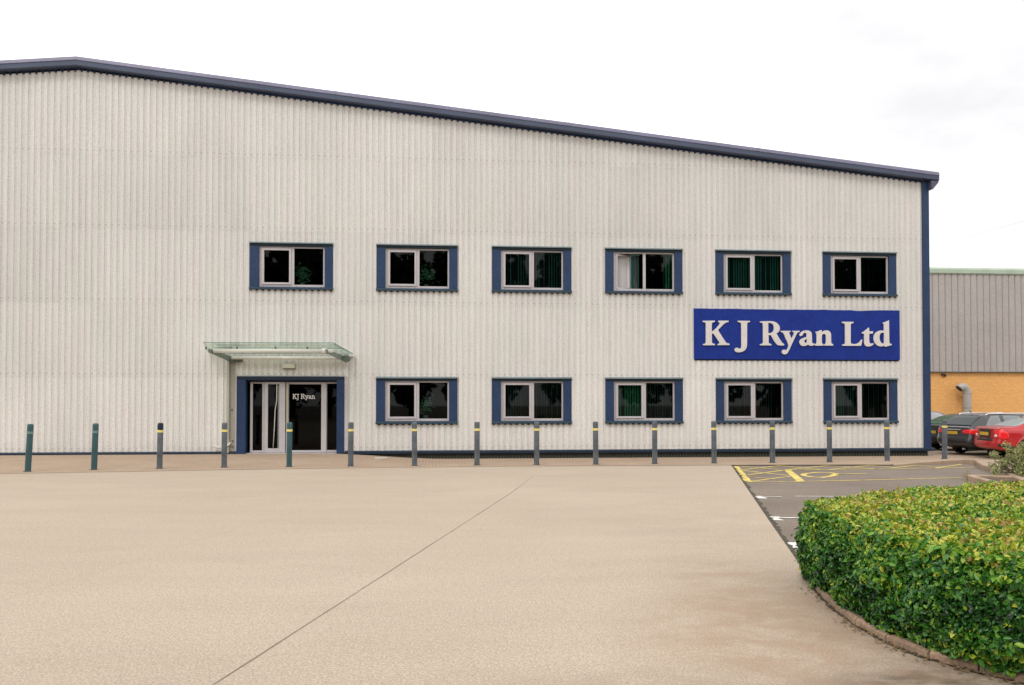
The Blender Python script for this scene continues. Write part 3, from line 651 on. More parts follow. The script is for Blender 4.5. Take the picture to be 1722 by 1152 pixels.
# bulkhead lamp
lm = empty('wall_lamp', (-4.71, -0.04, 2.88), label='small white oblong bulkhead lamp on the wall above the entrance doors', cat='lamp')
b = MB().box(-0.20, 0.20, -0.10, -0.03, -0.075, 0.085); b.build('diffuser', M('lamp_diffuser', (0.62, 0.60, 0.50), 0.35), lm, bevel=0.025)
b = MB().box(-0.205, 0.205, -0.029, 0.03, -0.10, 0.08); b.build('housing', STEEL_D, lm)

# ------------------------------------------------------------------ lettering
G = {
 'K': (0, [[(240,305),(475,302),(478,322),(452,332),(430,338),(418,352),(415,380),(415,525),(470,490),(520,440),(560,390),(578,358),(570,338),(548,328),(553,303),(750,303),(752,325),(710,337),(665,360),(600,425),(538,490),(620,625),(690,735),(712,755),(740,765),(768,768),(765,795),(535,795),(530,775),(560,768),(573,752),(560,725),(500,635),(440,552),(415,570),(415,720),(420,748),(440,765),(475,770),(472,797),(245,797),(240,775),(275,768),(295,755),(300,730),(300,370),(295,345),(275,333),(240,328)]]),
 'J': (0, [[(940,305),(1180,308),(1180,328),(1150,335),(1128,345),(1122,370),(1120,780),(1112,840),(1090,885),(1050,918),(990,938),(930,942),(890,928),(870,900),(875,870),(900,852),(935,852),(960,868),(985,878),(1000,858),(1007,820),(1008,780),(1008,375),(1002,350),(985,338),(942,328)]]),
 'R': (1, [[(110,320),(200,316),(300,312),(380,318),(445,345),(490,390),(510,440),(505,495),(480,535),(440,560),(470,620),(520,700),(560,755),(598,785),(590,803),(540,806),(500,803),(455,790),(415,745),(375,680),(330,595),(280,592),(280,725),(283,752),(298,768),(335,778),(335,800),(110,800),(110,780),(148,772),(168,758),(172,730),(172,385),(168,358),(150,344),(112,338)],
            [(275,350),(275,555),(330,555),(370,530),(390,490),(393,430),(380,385),(345,355),(300,345)]]),
 'y': (1, [[(530,510),(728,510),(728,528),(705,534),(695,552),(750,675),(795,570),(798,545),(785,534),(768,528),(768,510),(912,510),(908,530),(870,544),(850,570),(800,675),(740,800),(690,910),(665,955),(630,980),(590,983),(560,968),(548,940),(555,910),(580,893),(615,893),(640,900),(655,890),(675,845),(690,800),(600,590),(580,555),(560,538),(532,530)]]),
 'a': (1, [[(908,600),(915,570),(950,530),(1000,508),(1050,500),(1105,508),(1145,535),(1158,570),(1160,610),(1160,730),(1168,758),(1188,772),(1218,768),(1218,785),(1180,808),(1135,812),(1100,800),(1080,785),(1050,805),(1000,818),(960,815),(925,790),(908,750),(910,710),(940,675),(1000,650),(1055,635),(1057,590),(1050,562),(1030,545),(1005,548),(985,565),(975,590),(955,608),(925,618)],
            [(1057,675),(1020,688),(1005,710),(1008,740),(1030,758),(1057,748)]]),
 'n': (1, [[(1235,530),(1290,520),(1345,495),(1362,500),(1362,545),(1400,515),(1445,500),(1500,508),(1535,535),(1550,580),(1552,620),(1552,740),(1562,768),(1592,780),(1592,808),(1415,808),(1412,785),(1438,774),(1450,750),(1450,620),(1442,585),(1415,568),(1385,575),(1362,595),(1362,745),(1370,770),(1395,782),(1393,808),(1225,808),(1222,785),(1250,775),(1260,750),(1260,590),(1255,562),(1238,548)]]),
 'L': (2, [[(145,328),(378,330),(375,352),(340,358),(322,372),(318,395),(315,735),(322,765),(350,778),(430,778),(470,765),(510,730),(535,690),(557,695),(530,812),(145,812),(145,790),(182,784),(202,770),(205,745),(205,400),(200,370),(182,358),(147,352)]]),
 't': (2, [[(550,548),(600,520),(645,485),(685,448),(697,450),(697,522),(778,522),(772,565),(697,568),(697,720),(708,755),(735,772),(785,765),(787,780),(755,808),(710,825),(660,828),(620,812),(600,780),(595,740),(595,570),(555,565)]]),
 'd': (2, [[(980,350),(1045,330),(1110,300),(1112,730),(1118,762),(1140,778),(1162,776),(1155,803),(1100,815),(1030,832),(1018,828),(1015,805),(975,825),(925,825),(870,810),(820,765),(795,700),(792,650),(805,590),(845,540),(905,512),(960,505),(1008,512),(1008,390),(1000,367),(982,358)],
            [(1008,555),(975,545),(940,555),(915,590),(908,640),(915,700),(940,750),(975,770),(1008,765)]]),
}
CROP = [(1160, 515, 12.125), (1265, 515, 12.129), (1400, 515, 12.125)]
def chaikin(P):          # soften only the obtuse corners
    o = []
    n = len(P)
    for i in range(n):
        a, p, c = Vector(P[i - 1]), Vector(P[i]), Vector(P[(i + 1) % n]); u, v = (p - a), (c - p)
        if u.length > 1e-9 and v.length > 1e-9 and u.angle(v) < R(50):
            o += [tuple(p - u * 0.22), tuple(p + v * 0.22)]
        else: o.append(tuple(p))
    return o
def glyph(ch, fn, depth, bev, mat, parent, name='letter'):
    crop, loops = G[ch]; cu = bpy.data.curves.new('tmp', 'CURVE'); cu.dimensions = '2D'; cu.fill_mode = 'BOTH'; cu.extrude = depth; cu.bevel_depth = bev
    for Lp in loops:
        pts = chaikin([fn(CROP[crop], q) for q in Lp]); sp = cu.splines.new('POLY'); sp.points.add(len(pts) - 1); sp.use_cyclic_u = True
        for s_, q in zip(sp.points, pts): s_.co = (q[0], q[1], 0, 1)
    co = bpy.data.objects.new('tmp', cu); COL.objects.link(co)
    dg = bpy.context.evaluated_depsgraph_get(); me = bpy.data.meshes.new_from_object(co.evaluated_get(dg))
    bpy.data.objects.remove(co); bpy.data.curves.remove(cu); me.name = name
    me.materials.clear(); me.materials.append(mat); o = bpy.data.objects.new(name, me); COL.objects.link(o); o.parent = parent; o.rotation_euler = (R(90), 0, 0); return o
sg = empty('sign_board', (8.95, -0.036, 3.175), label='long blue company sign board with raised white serif letters below the upper windows', cat='sign')
b = MB(); SWd, SHt = 7.41, 1.745
xs = [0.0]; r3 = random.Random(4)
while xs[-1] < SWd - 0.25: xs.append(xs[-1] + r3.uniform(0.12, 0.3))
xs[-1] = SWd; ztp = [SHt + (0 if x < 0.6 or x > 7 else r3.uniform(-0.018, 0.003)) - (0.02 if 5.6 < x < 6.2 else 0) for x in xs]
for i in range(len(xs) - 1):
    for y in (-0.05, -0.006): b.quad((xs[i], y, 0), (xs[i + 1], y, 0), (xs[i + 1], y, ztp[i + 1]), (xs[i], y, ztp[i]))
    b.quad((xs[i], -.05, ztp[i]), (xs[i + 1], -.05, ztp[i + 1]), (xs[i + 1], -.006, ztp[i + 1]), (xs[i], -.006, ztp[i])); b.quad((xs[i], -.05, 0), (xs[i + 1], -.05, 0), (xs[i + 1], -.006, 0), (xs[i], -.006, 0))
b.quad((0, -.05, 0), (0, -.05, SHt), (0, -.006, SHt), (0, -.006, 0)); b.quad((SWd, -.05, 0), (SWd, -.05, ztp[-1]), (SWd, -.006, ztp[-1]), (SWd, -.006, 0))
bd = b.build('board', SIGNB, sg); 
b = MB().box(0.02, SWd - 0.02, 0.0, 0.012, -0.045, 0.03); b.build('packing_strip', NAVY_D, sg)
def sfn(c, q):
    px = c[0] + q[0] / c[2]; py = c[1] + q[1] / c[2]
    return ((px - 1165.8) * 7.41 / 345.1, 1.745 - (py - (519.1 + (px - 1165.8) * 0.0113)) * 1.745 / (84.6 - (px - 1165.8) * 0.0055))
for ch in 'KJRyanLtd': 
    o = glyph(ch, sfn, 0.018, 0.003, LETT, sg); o.location = (0, -0.075, 0)
# small slab-serif lettering on the door glass, drawn as strokes on a 100-unit cap height
ST = {'K': [[(12, 0), (12, 100)], [(0, 0), (28, 0)], [(0, 100), (28, 100)], [(14, 42), (68, 100)], [(34, 58), (72, 0)], [(56, 100), (84, 100)], [(58, 0), (88, 0)]],
      'J': [[(34, 100), (34, -12), (26, -28), (8, -32)], [(16, 100), (54, 100)]],
      'R': [[(12, 0), (12, 100)], [(0, 0), (30, 0)], [(0, 100), (48, 100), (66, 92), (70, 76), (64, 60), (46, 52), (14, 52)], [(44, 52), (72, 0), (88, 0)]],
      'y': [[(10, 66), (38, 4)], [(64, 66), (30, -22), (18, -32), (6, -30)], [(-2, 66), (24, 66)], [(50, 66), (78, 66)]],
      'a': [[(8, 56), (24, 66), (42, 62), (48, 48), (48, 8), (60, 0), (68, 2)], [(48, 38), (20, 34), (6, 18), (14, 2), (32, 2), (48, 16)]],
      'n': [[(12, 0), (12, 66)], [(0, 66), (12, 66)], [(0, 0), (26, 0)], [(12, 48), (28, 64), (46, 64), (56, 48), (56, 0)], [(44, 0), (70, 0)]]}
for ch, X0 in (('K', -4.615), ('J', -4.497), ('R', -4.350), ('y', -4.215), ('a', -4.105), ('n', -3.998)):
    b = MB(); sc_ = 0.142 / 100; hw = 0.0105
    for pl in ST[ch]:
        Pp = [Vector((X0 + q[0] * sc_, 1.815 + q[1] * sc_)) for q in pl]
        for p, q in zip(Pp[:-1], Pp[1:]):
            t = (q - p).normalized(); n_ = Vector((-t.y, t.x)) * hw; p2 = p - t * hw * .6; q2 = q + t * hw * .6
            b.quad((p2.x + n_.x, 0, p2.y + n_.y), (p2.x - n_.x, 0, p2.y - n_.y), (q2.x - n_.x, 0, q2.y - n_.y), (q2.x + n_.x, 0, q2.y + n_.y))
    for i_, v_ in enumerate(b.v): b.v[i_] = (v_[0], -0.0002 * (i_ // 4), v_[2])
    o = b.build('letter', LETT, ent, recalc=False); o.location = (0, 0.155, 0)

# ------------------------------------------------------------------ bollards
BP = [(-9.93, -6.71), (-8.52, -6.29), (-6.99, -6.05), (-5.43, -5.80), (-3.77, -5.74), (-2.17, -5.69), (-0.48, -5.66), (1.20, -5.63), (2.82, -5.66), (4.46, -5.63), (6.12, -5.58), (7.83, -5.51), (9.54, -5.44), (11.25, -5.36), (13.01, -5.28), (15.20, -4.55)]
BLAB = ['leftmost bollard, teal grey and leaning right, in front of blank wall at the far left', 'teal grey bollard with faded band, second from the left, before the blank wall', 'bollard with dark cap and yellow band, last one left of the rainwater pipe',
 'grey bollard standing just left of the entrance beside the rainwater pipe', 'greenish bollard in front of the glass entrance doors', 'grey bollard just right of the entrance doorway', 'bollard under the middle of the first ground floor window from the entrance',
 'bollard before plain wall between the first and second ground floor windows', 'bollard in front of the middle of the second ground floor window', 'bollard before plain wall just left of the third ground floor window', 'bollard in front of the third ground floor window, near its middle',
 'bollard at the left edge of the fourth ground floor window', 'bollard at the right side of the fourth ground floor window', 'bollard at the left edge of the last ground floor window', 'bollard at the right edge of the last ground floor window near the corner', 'rightmost bollard, standing past the building corner in front of the dark parked cars']
def make_bollard():
    r = empty('bollard', label='x', cat='bollard', group='row of steel bollards along the footway')
    b = MB(); rr = 0.072
    b.tube([(0, 0, -0.05), (0, 0, 0.93)], rr, 20, cap=True); b.build('post', BOLL, r, smooth=False)
    b = MB(); b.tube([(0, 0, 0.93), (0, 0, 0.99)], rr + 0.005, 20, cap=True); b.build('reflective_band', BAND, r)
    b = MB(); b.tube([(0, 0, 0.995), (0, 0, 1.14), (0, 0, 1.165), (0, 0, 1.175)], [rr, rr, rr * 0.88, rr * 0.55], 20, cap=True); b.build('cap', BOLL, r)
    b = MB(); b.tube([(0, 0, -0.02), (0, 0, 0.006)], [rr + .045, rr + .03], 14); b.build('ground_collar', EDGE_DIRT, r)
    return r
pb = make_bollard()
for i, (x, y) in enumerate(BP):
    o = pb if i == 0 else copy_tree(pb)
    o.location = (x, y, foot_z(x, y, 0.11 if i == 15 else 0, 1.3)); o['label'] = BLAB[i]
    o.rotation_euler = (R(random.uniform(-.5, .5)), R([2.6, 1.6, 0.8, 0.3, 0.3][i] if i < 5 else random.uniform(-.4, .5)), random.uniform(0, 6))
    if i < 5:
        o.rotation_euler = (0, o.rotation_euler[1], 0)
for o in [ob for ob in COL.objects if ob.name.startswith('bollard')]:
    i = BLAB.index(o['label'])
    if i in (0, 1, 4):
        for ch in o.children:
            if ch.name.startswith(('post', 'cap')) or (i < 2 and ch.name.startswith('reflective')):
                ch.data = ch.data.copy(); ch.data.materials[0] = BAND_F if ch.name.startswith('reflective') else BOLL_T
    if i == 2:
        for ch in o.children:
            if ch.name.startswith('cap'): ch.data = ch.data.copy(); ch.data.materials[0] = NAVY_D
b = MB().box(-0.2, 0.2, -0.22, 0.22, 0, 0.01); dc = b.build('drain_cover', M('pale_cover', (0.6, 0.56, 0.5), .7)); dc.location = (-1.65, -1.1, foot_z(-1.65, -1.1) + 0.004)
tag(dc, 'small pale rectangular cover set in the paving between entrance and first window', 'drain cover')

# ------------------------------------------------------------------ brick warehouse behind
wh = empty('brick_warehouse', (26, 15, -0.2), label='grey clad warehouse with orange brick base behind the parked cars', cat='building')
WHL, WHD = 60, 40
b = MB(); b.box(-4, WHL, 0, WHD, 0, 3.46); b.build('brick_wall', BRICK, wh)
b = MB(); P = 0.362; x = -4.0; prof = [(0, 0), (0.020, -0.040), (0.045, -0.06), (0.10, -0.075), (0.31, -0.075), (0.335, -0.06), (0.352, 0.0), (0.362, 0.0)]
while x < WHL:
    for (u0, y0), (u1, y1) in zip(prof[:-1], prof[1:]): b.quad((x + u0, y0 - 0.02, 3.50), (x + u1, y1 - 0.02, 3.50), (x + u1, y1 - 0.02, 8.75), (x + u0, y0 - 0.02, 8.75))
    x += P
b.quad((-4.02, 0, 3.5), (-4.02, WHD, 3.5), (-4.02, WHD, 8.8), (-4.02, 0, 8.8))
b.build('cladding', M('grey_ribbed_cladding', (0.380, 0.350, 0.335), 0.55, 0.06, 0.8, 0.10, 14), wh, recalc=False)
b = MB().box(-4.1, WHL, -0.16, 0.02, 3.461, 3.499); b.build('drip_flashing', M('dark_drip', (0.06, 0.075, 0.06), 0.6), wh)
b = MB().extrude_x([(0.1, 8.75), (-0.12, 8.75), (-0.16, 8.80), (-0.18, 8.80), (-0.18, 9.0), (-0.10, 9.11), (0.1, 9.13)], [-4.2, WHL], [0, 0]); b.build('eaves_gutter', M('pale_green_gutter', (0.36, 0.44, 0.35), 0.5, 0.1, 2), wh)
b = MB(); b.quad((-4.2, 0.0, 9.1), (WHL, 0.0, 9.1), (WHL, WHD / 2, 10.4), (-4.2, WHD / 2, 10.4)); b.build('roof', ROOFM, wh)
b = MB().box(1.20, 1.36, -0.14, -0.001, 3.30, 3.38).box(1.36, 1.44, -0.10, -0.001, 3.24, 3.36); b.build('wall_fitting', M('black_fitting', (0.02, 0.015, 0.015), 0.6), wh)
# swan-necked flue in front of the warehouse
fl = MB(); px_, py_ = 28.36, 14.55
path = [(px_, py_, -0.2), (px_, py_, 1.2), (px_, py_, 2.12)] + [(px_ - 0.26 + 0.26 * math.cos(a), py_ + 0.0, 2.14 + 0.33 * math.sin(a)) for a in [R(q) for q in (15, 35, 55, 75, 95, 115, 135)]]
fl.tube(path, 0.215, 20, cap=False); vf = fl.build('flue_pipe', M('galvanised_duct', (0.40, 0.385, 0.36), 0.5, 0.15, 2, metal=0.1), smooth=True)
so = vf.modifiers.new('wall', 'SOLIDIFY'); so.thickness = 0.02
tag(vf, 'fat grey swan-necked duct standing against the orange brick wall', 'duct')
b = MB()
for z in (0.6, 1.35, 2.1): b.tube([(px_, py_, z), (px_, py_, z + 0.03)], 0.228, 20)
b.box(px_ - .03, px_ + .03, py_, 15.0, 0.9, 0.96); b.box(px_ - .03, px_ + .03, py_, 15.0, 1.9, 1.96)
b.build('duct_clamp', M('duct_clamp_steel', (0.25, 0.26, 0.24), .5), vf)
e_ = Vector(path[-1]); d_ = (e_ - Vector(path[-2])).normalized()
b = MB().tube([tuple(e_ - d_ * 0.06), tuple(e_ - d_ * 0.04)], 0.205, 20); b.build('duct_mouth', M('painted_duct_shade', (0.02, 0.02, 0.015), .9), vf)  # disc coloured near black for the shade inside the mouth

cb = MB().tube([(40.0, 38, 14.2), (48, 38, 16.4), (58, 38, 19.4)], 0.012, 5); cbo = cb.build('overhead_cable', M('grey_cable', (.3, .3, .3), .6)); tag(cbo, 'very thin overhead cable rising to the right above the warehouse roof', 'cable')

# ------------------------------------------------------------------ cars
def interp(P, x):
    xs_ = [p[0] for p in P]; ys_ = [p[1] for p in P]; return float(np.interp(x, xs_, ys_))
TYRE = M('tyre_rubber', (0.018, 0.018, 0.018), 0.85); RIM = M('alloy_rim', (0.5, 0.5, 0.52), 0.3, metal=0.6); BLKP = M('black_plastic_trim', (0.018, 0.018, 0.02), 0.6)
LAMP = M('red_lamp_lens', (0.80, 0.015, 0.020), 0.2, coat=0.3); LAMPW = M('clear_lamp_lens', (0.75, 0.70, 0.70), 0.15, coat=1.0); PLATE = M('yellow_number_plate', (0.62, 0.40, 0.03), 0.5); CHROME = M('bright_trim', (0.75, 0.75, 0.76), 0.18, metal=0.9)
def glassm(name, c): 
    m = M(name, c, 0.06, spec=0.22); return m
CG_D = glassm('dark_car_glass', (0.020, 0.032, 0.032)); CG_P = glassm('painted_sky_glass', (0.24, 0.26, 0.27)); CG_G = glassm('painted_green_reflection', (0.035, 0.10, 0.05))  # pale and greenish tones: reflections put into the base colour
def paint(name, c, metal=0.35, rough=0.28): return M(name, c, rough, 0.04, 1.5, metal=metal, spec=0.5, coat=0.6)
def car(name, label, loc, head, c):
    root = empty(name, loc, R(head), label=label, cat='car', group='cars parked between the two buildings')
    Lc, W = c['L'], c['W']; nx = int(Lc / 0.06)
    xs = sorted(set([round(Lc * i / nx, 4) for i in range(nx + 1)]))
    def ring(x):
        w = W * interp([(0, .84), (.06, .90), (.15, .945), (.3, .975), (.7, 1), (Lc - 1.1, 1), (Lc - .5, .96), (Lc - .15, .86), (Lc, .66)], x)
        bt = interp([(0, .36), (.1, .30), (.5, .22), (Lc - .6, .20), (Lc, .28)], x); s = interp(c['belt'], x); t = max(interp(c['top'], x), s + 0.012); wr = min(W * interp(c['roofw'], x), w * .97)
        h = t - s; P = [(0, bt), (.7 * w, bt), (.93 * w, bt + .03), (.975 * w, bt + .10)]
        z0, z1 = bt + .10, s - .05
        for q, bu in ((.17, .99), (.33, 1.0), (.5, 1.0), (.66, .998), (.83, .992), (1.0, .978)): P.append((w * bu, z0 + (z1 - z0) * q))
        P.append((.950 * w, s))
        for q, zz in ((.06, .07), (.32, .36), (.62, .68), (.88, .88)): P.append((.945 * w + (wr - .945 * w) * q, s + h * zz))
        P += [(wr * .95, s + h * .955), (wr * .80, s + h * .985), (wr * .45, t), (0, t + .002)]
        return P
    rings = [ring(x) for x in xs]; NR = len(rings[0]); B = {k: MB() for k in ('body', 'side_window', 'rear_window', 'windscreen', 'lower_trim', 'tail_light', 'headlight', 'light_white')}
    def shape(x, y, z):
        fade = max(0, 1 - x / .45); f = math.exp(-((z - .50) / .16) ** 2)
        return (x - c.get('bump', .07) * fade * f + c.get('lean', 0.0) * fade * max(0, z - .6), y, z)
    for i in range(len(xs) - 1):
        x0, x1 = xs[i], xs[i + 1]; xm = (x0 + x1) / 2
        for k in range(NR - 1):
            for sgn in (-1, 1):
                a, b_, c_, d = rings[i][k], rings[i][k + 1], rings[i + 1][k + 1], rings[i + 1][k]
                zc = (a[1] + b_[1]) / 2; buck = 'body'
                if zc < .33: buck = 'lower_trim'
                if Lc - .35 < xm < Lc - .08 and 7 <= k <= 8: buck = 'headlight'
                B[buck].quad(shape(x0, sgn * a[0], a[1]), shape(x0, sgn * b_[0], b_[1]), shape(x1, sgn * c_[0], c_[1]), shape(x1, sgn * d[0], d[1]))
    NCc = 12
    for end, x, rg in ((0, xs[0], rings[0]), (1, xs[-1], rings[-1])):
        for k in range(NR - 1):
            (ya, za), (yb, zb_) = rg[k], rg[k + 1]
            for j in range(NCc):
                u0, u1 = -1 + 2 * j / NCc, -1 + 2 * (j + 1) / NCc; um = (u0 + u1) / 2
                def pt(y, u, z):
                    bulge = .07 * (1 - u * u) * min(1, y / .3); q = x - bulge if end == 0 else x + bulge * 1.6
                    return shape(q, y * u, z) if end == 0 else (q, y * u, z)
                zc = (za + zb_) / 2; buck = 'body'
                if zc < .34: buck = 'lower_trim'
                B[buck].quad(pt(ya, u0, za), pt(ya, u1, za), pt(yb, u1, zb_), pt(yb, u0, zb_))
    mats = dict(body=c['paint'], side_window=c['gs'], rear_window=c['gr'], windscreen=CG_D, lower_trim=BLKP if not c.get('lowpaint') else c['paint'], tail_light=LAMP, headlight=LAMPW, light_white=LAMPW)
    for k, bb in B.items():
        if not bb.f: continue
        o = bb.build(k, mats[k], root, recalc=False)
        bm = bmesh.new(); bm.from_mesh(o.data); bmesh.ops.remove_doubles(bm, verts=bm.verts, dist=1e-4); bmesh.ops.dissolve_degenerate(bm, edges=bm.edges, dist=1e-4); bmesh.ops.recalc_face_normals(bm, faces=bm.faces)
        cen = Vector((Lc / 2, 0, .6))
        for f in bm.faces:
            f.smooth = True
        bm.to_mesh(o.data); bm.free()
    def surf(x, r, sgn):
        rg = ring(max(0.0, min(Lc, x))); k = min(int(r), NR - 2); f = r - k
        y_ = rg[k][0] + (rg[k + 1][0] - rg[k][0]) * f; z_ = rg[k][1] + (rg[k + 1][1] - rg[k][1]) * f
        return Vector(shape(x, sgn * y_, z_))
    def rearface(u, r):
        rg = ring(0.0); k = min(int(r), NR - 2); f = r - k; y_ = rg[k][0] + (rg[k + 1][0] - rg[k][0]) * f; z_ = rg[k][1] + (rg[k + 1][1] - rg[k][1]) * f
        return Vector(shape(-.07 * (1 - u * u) * min(1, y_ / .3), y_ * u, z_))
    def patch(nm, fn, nu, nv, mt, off=.006):
        b = MB(); G_ = [[fn(i / nu, j / nv) for j in range(nv + 1)] for i in range(nu + 1)]; ctr = Vector((Lc / 2, 0, .75))
        for i in range(nu + 1):
            for j in range(nv + 1):
                a = G_[min(i + 1, nu)][j] - G_[max(i - 1, 0)][j]; d = G_[i][min(j + 1, nv)] - G_[i][max(j - 1, 0)]; n_ = a.cross(d)
                if n_.length < 1e-9: n_ = Vector((0, 0, 1))
                n_.normalize()
                if n_.dot(G_[i][j] - ctr) < 0: n_ = -n_
                b.v.append(tuple(G_[i][j] + n_ * off))
        for i in range(nu):
            for j in range(nv):
                k = i * (nv + 1) + j; b.f.append((k, k + nv + 1, k + nv + 2, k + 1)); b.mi.append(0)
        o = b.build(nm, mt, root, recalc=True, smooth=True); so = o.modifiers.new('edge', 'SOLIDIFY'); so.thickness = off * 1.6; so.offset = -1
        return o
    for sgn in (-1, 1):
        ns = len(c['side'])
        for q, (u0, u1) in enumerate(c['side']):
            t0 = u0 + (c.get('rake', .42) if q == 0 else .03); t1 = u1 - (.62 if q == ns - 1 else .0)
            patch('side_window', lambda u, v: surf((u0 + (t0 - u0) * v ** 1.3) * (1 - u) + (u1 + (t1 - u1) * v) * u, 10.7 + 3.1 * v, sgn), 8, 6, c['gs'])
        def tl(u, v):          # wraps from the rear face round the corner
            lo, hi = c['lrows'][0], c['lrows'][-1] + 1; mid = (lo + hi) / 2; hh = (hi - lo) / 2; tp_ = 1 - .75 * abs(2 * u - 1) ** 2.5
            r = mid + (2 * v - 1) * hh * tp_ + c.get('ltilt', 0) * (u - .5)
            if u < .5: return rearface(sgn * (c['ly'] + (1 - c['ly']) * u * 2), r)
            return surf((u - .5) * 2 * c['lx'], r, sgn)
        patch('tail_light', tl, 12, 4, LAMP, .010)
        if c.get('wrows'):
            patch('reversing_light', lambda u, v: rearface(sgn * (c['ly'] + .03 + .16 * u), c['wrows'][0] + 1.0 * v), 3, 2, LAMPW, .016)
    patch('bumper_insert', lambda u, v: rearface((2 * u - 1) * c.get('slot', (3.1, 5.0, .93))[2], c.get('slot', (3.1, 5.0, .93))[0] + (c.get('slot', (3.1, 5.0, .93))[1] - c.get('slot', (3.1, 5.0, .93))[0]) * v), 16, 3, BLKP, .007)
    patch('boot_shut_line', lambda u, v: rearface((2 * u - 1) * .90, 6.05 + .16 * v), 16, 1, BLKP, .004)
    for sgn in (-1, 1):
        patch('rear_corner_trim', lambda u, v: surf(.02 + .42 * u, 3.1 + 1.1 * v, sgn), 8, 2, BLKP, .006)
    patch('rear_window', lambda u, v: surf(c['rs'][0] + (c['rs'][1] - c['rs'][0]) * v, 14.6 + (2.4 * (1 - abs(2 * u - 1))), -1 if u < .5 else 1), 12, 8, c['gr'])
    patch('windscreen', lambda u, v: surf(c['ws'][0] + (c['ws'][1] - c['ws'][0]) * v, 14.6 + (2.4 * (1 - abs(2 * u - 1))), -1 if u < .5 else 1), 12, 8, CG_D)
    # wheels
    for wx in (c['wr'], c['wf']):
        for sgn in (-1, 1):
            y = sgn * (W - .085); rr = c.get('rad', .325)
            t = MB(); n = 32
            prof = [(-.11, rr * .66), (-.11, rr * .93), (-.08, rr), (.08, rr), (.11, rr * .93), (.11, rr * .66)]
            for j in range(n):
                for q in range(len(prof) - 1):
                    a0, a1 = 2 * math.pi * j / n, 2 * math.pi * (j + 1) / n; (p, r0), (p2, r1) = prof[q], prof[q + 1]
                    t.quad((r0 * math.cos(a0), p, r0 * math.sin(a0)), (r0 * math.cos(a1), p, r0 * math.sin(a1)), (r1 * math.cos(a1), p2, r1 * math.sin(a1)), (r1 * math.cos(a0), p2, r1 * math.sin(a0)))
            wo = t.build('wheel', TYRE, root, smooth=True); wo.location = (wx, y + sgn * .0, rr)
            rm = MB(); rm.tube([(0, sgn * .02, 0), (0, sgn * .03, 0)], rr * .66, 28, mi=1); rm.tube([(0, sgn * .05, 0), (0, sgn * .10, 0)], .05, 12)
            for q in range(10):
                a = 2 * math.pi * q / 10; rm.tube([(0, sgn * .085, 0), (rr * .64 * math.cos(a), sgn * .095, rr * .64 * math.sin(a))], .016, 6)
            pr = [(rr * .66 * math.cos(a), sgn * .10, rr * .66 * math.sin(a)) for a in [2 * math.pi * q / 28 for q in range(29)]]
            rm.tube(pr, .014, 6); rm.build('rim', [RIM, BLKP], wo)
            # arch: dark liner and painted lip
            ar = MB(); ra = rr + .065; yy = sgn * (W * 1.0 + .002); npt = 20
            a_ = [R(-12 + 204 * q / npt) for q in range(npt + 1)]
            ring_ = [(wx + ra * math.cos(q), yy, rr + ra * math.sin(q)) for q in a_]
            ar.poly(ring_); ar.build('arch_liner', BLKP, root, recalc=False)
            lp = MB(); lp.tube([(wx + (ra + .02) * math.cos(q), yy - sgn * .005, rr + (ra + .02) * math.sin(q)) for q in a_], .026, 6); lp.build('arch_lip', c['paint'], root, smooth=True)
            wo.location.y = yy - sgn * .10
    # number plate, badge bar, mirrors, handles, exhaust
    px, pz = c['plate']; b = MB()
    if c.get('recess'): b2 = MB().box(px - .010, px + .06, -.34, .34, pz - .22, pz + .17); b2.build('plate_recess', M('brown_black_recess', (0.035, 0.02, 0.012), .5), root, bevel=.03)
    b.box(px - .028, px - .0105, -.26, .26, pz - .055, pz + .055); b.build('number_plate', PLATE, root, bevel=.006)
    if c.get('chrome'):
        b = MB().box(px - .045, px + .02, -.42, .42, pz + .10, pz + .135); b.build('boot_strip', CHROME, root, bevel=.01)
    for sgn in (-1, 1):
        mx = c['ws'][1] - .55; b = MB().box(mx, mx + .12, sgn * (W + .0) if sgn > 0 else -W - .2, W + .2 if sgn > 0 else -W, .98, 1.10); b.build('wing_mirror', c['paint'], root, bevel=.03)
        for hx in (c['side'][0][1] + .15, c['side'][0][1] + 1.15):
            b = MB().box(hx, hx + .18, *sorted((sgn * (W * .99), sgn * (W * 1.0 + .018))), .80, .83); b.build('door_handle', c['paint'], root, bevel=.008)
        if c.get('rails'):
            z = c['H'] - .015; b = MB().tube([(c['rails'][0], sgn * W * .70, z - .06), (c['rails'][0] + .15, sgn * W * .70, z), (c['rails'][1] - .2, sgn * W * .70, z + .01), (c['rails'][1], sgn * W * .70, z - .05)], .020, 8); b.build('roof_rail', CHROME, root, smooth=True)
        if c.get('sill'):
            b = MB(); pts = []
            for q in np.linspace(c['side'][0][0] - .02, c['side'][-1][1] - .05, 14): pts.append((q, sgn * (W * .952 + .004), interp(c['belt'], q) + .012))
            b.tube(pts, .013, 6); b.build('window_trim', CHROME, root, smooth=True)
    if c.get('antenna'):
        b = MB().tube([(.75, 0, c['H']), (.68, 0, c['H'] + .10)], .012, 6); b.build('antenna', BLKP, root)
    b = MB().tube([(.02, -.5, .24), (-.07, -.5, .24)], .035, 10); b.build('exhaust', CHROME, root)
    return root
GROUNDZ = -0.203
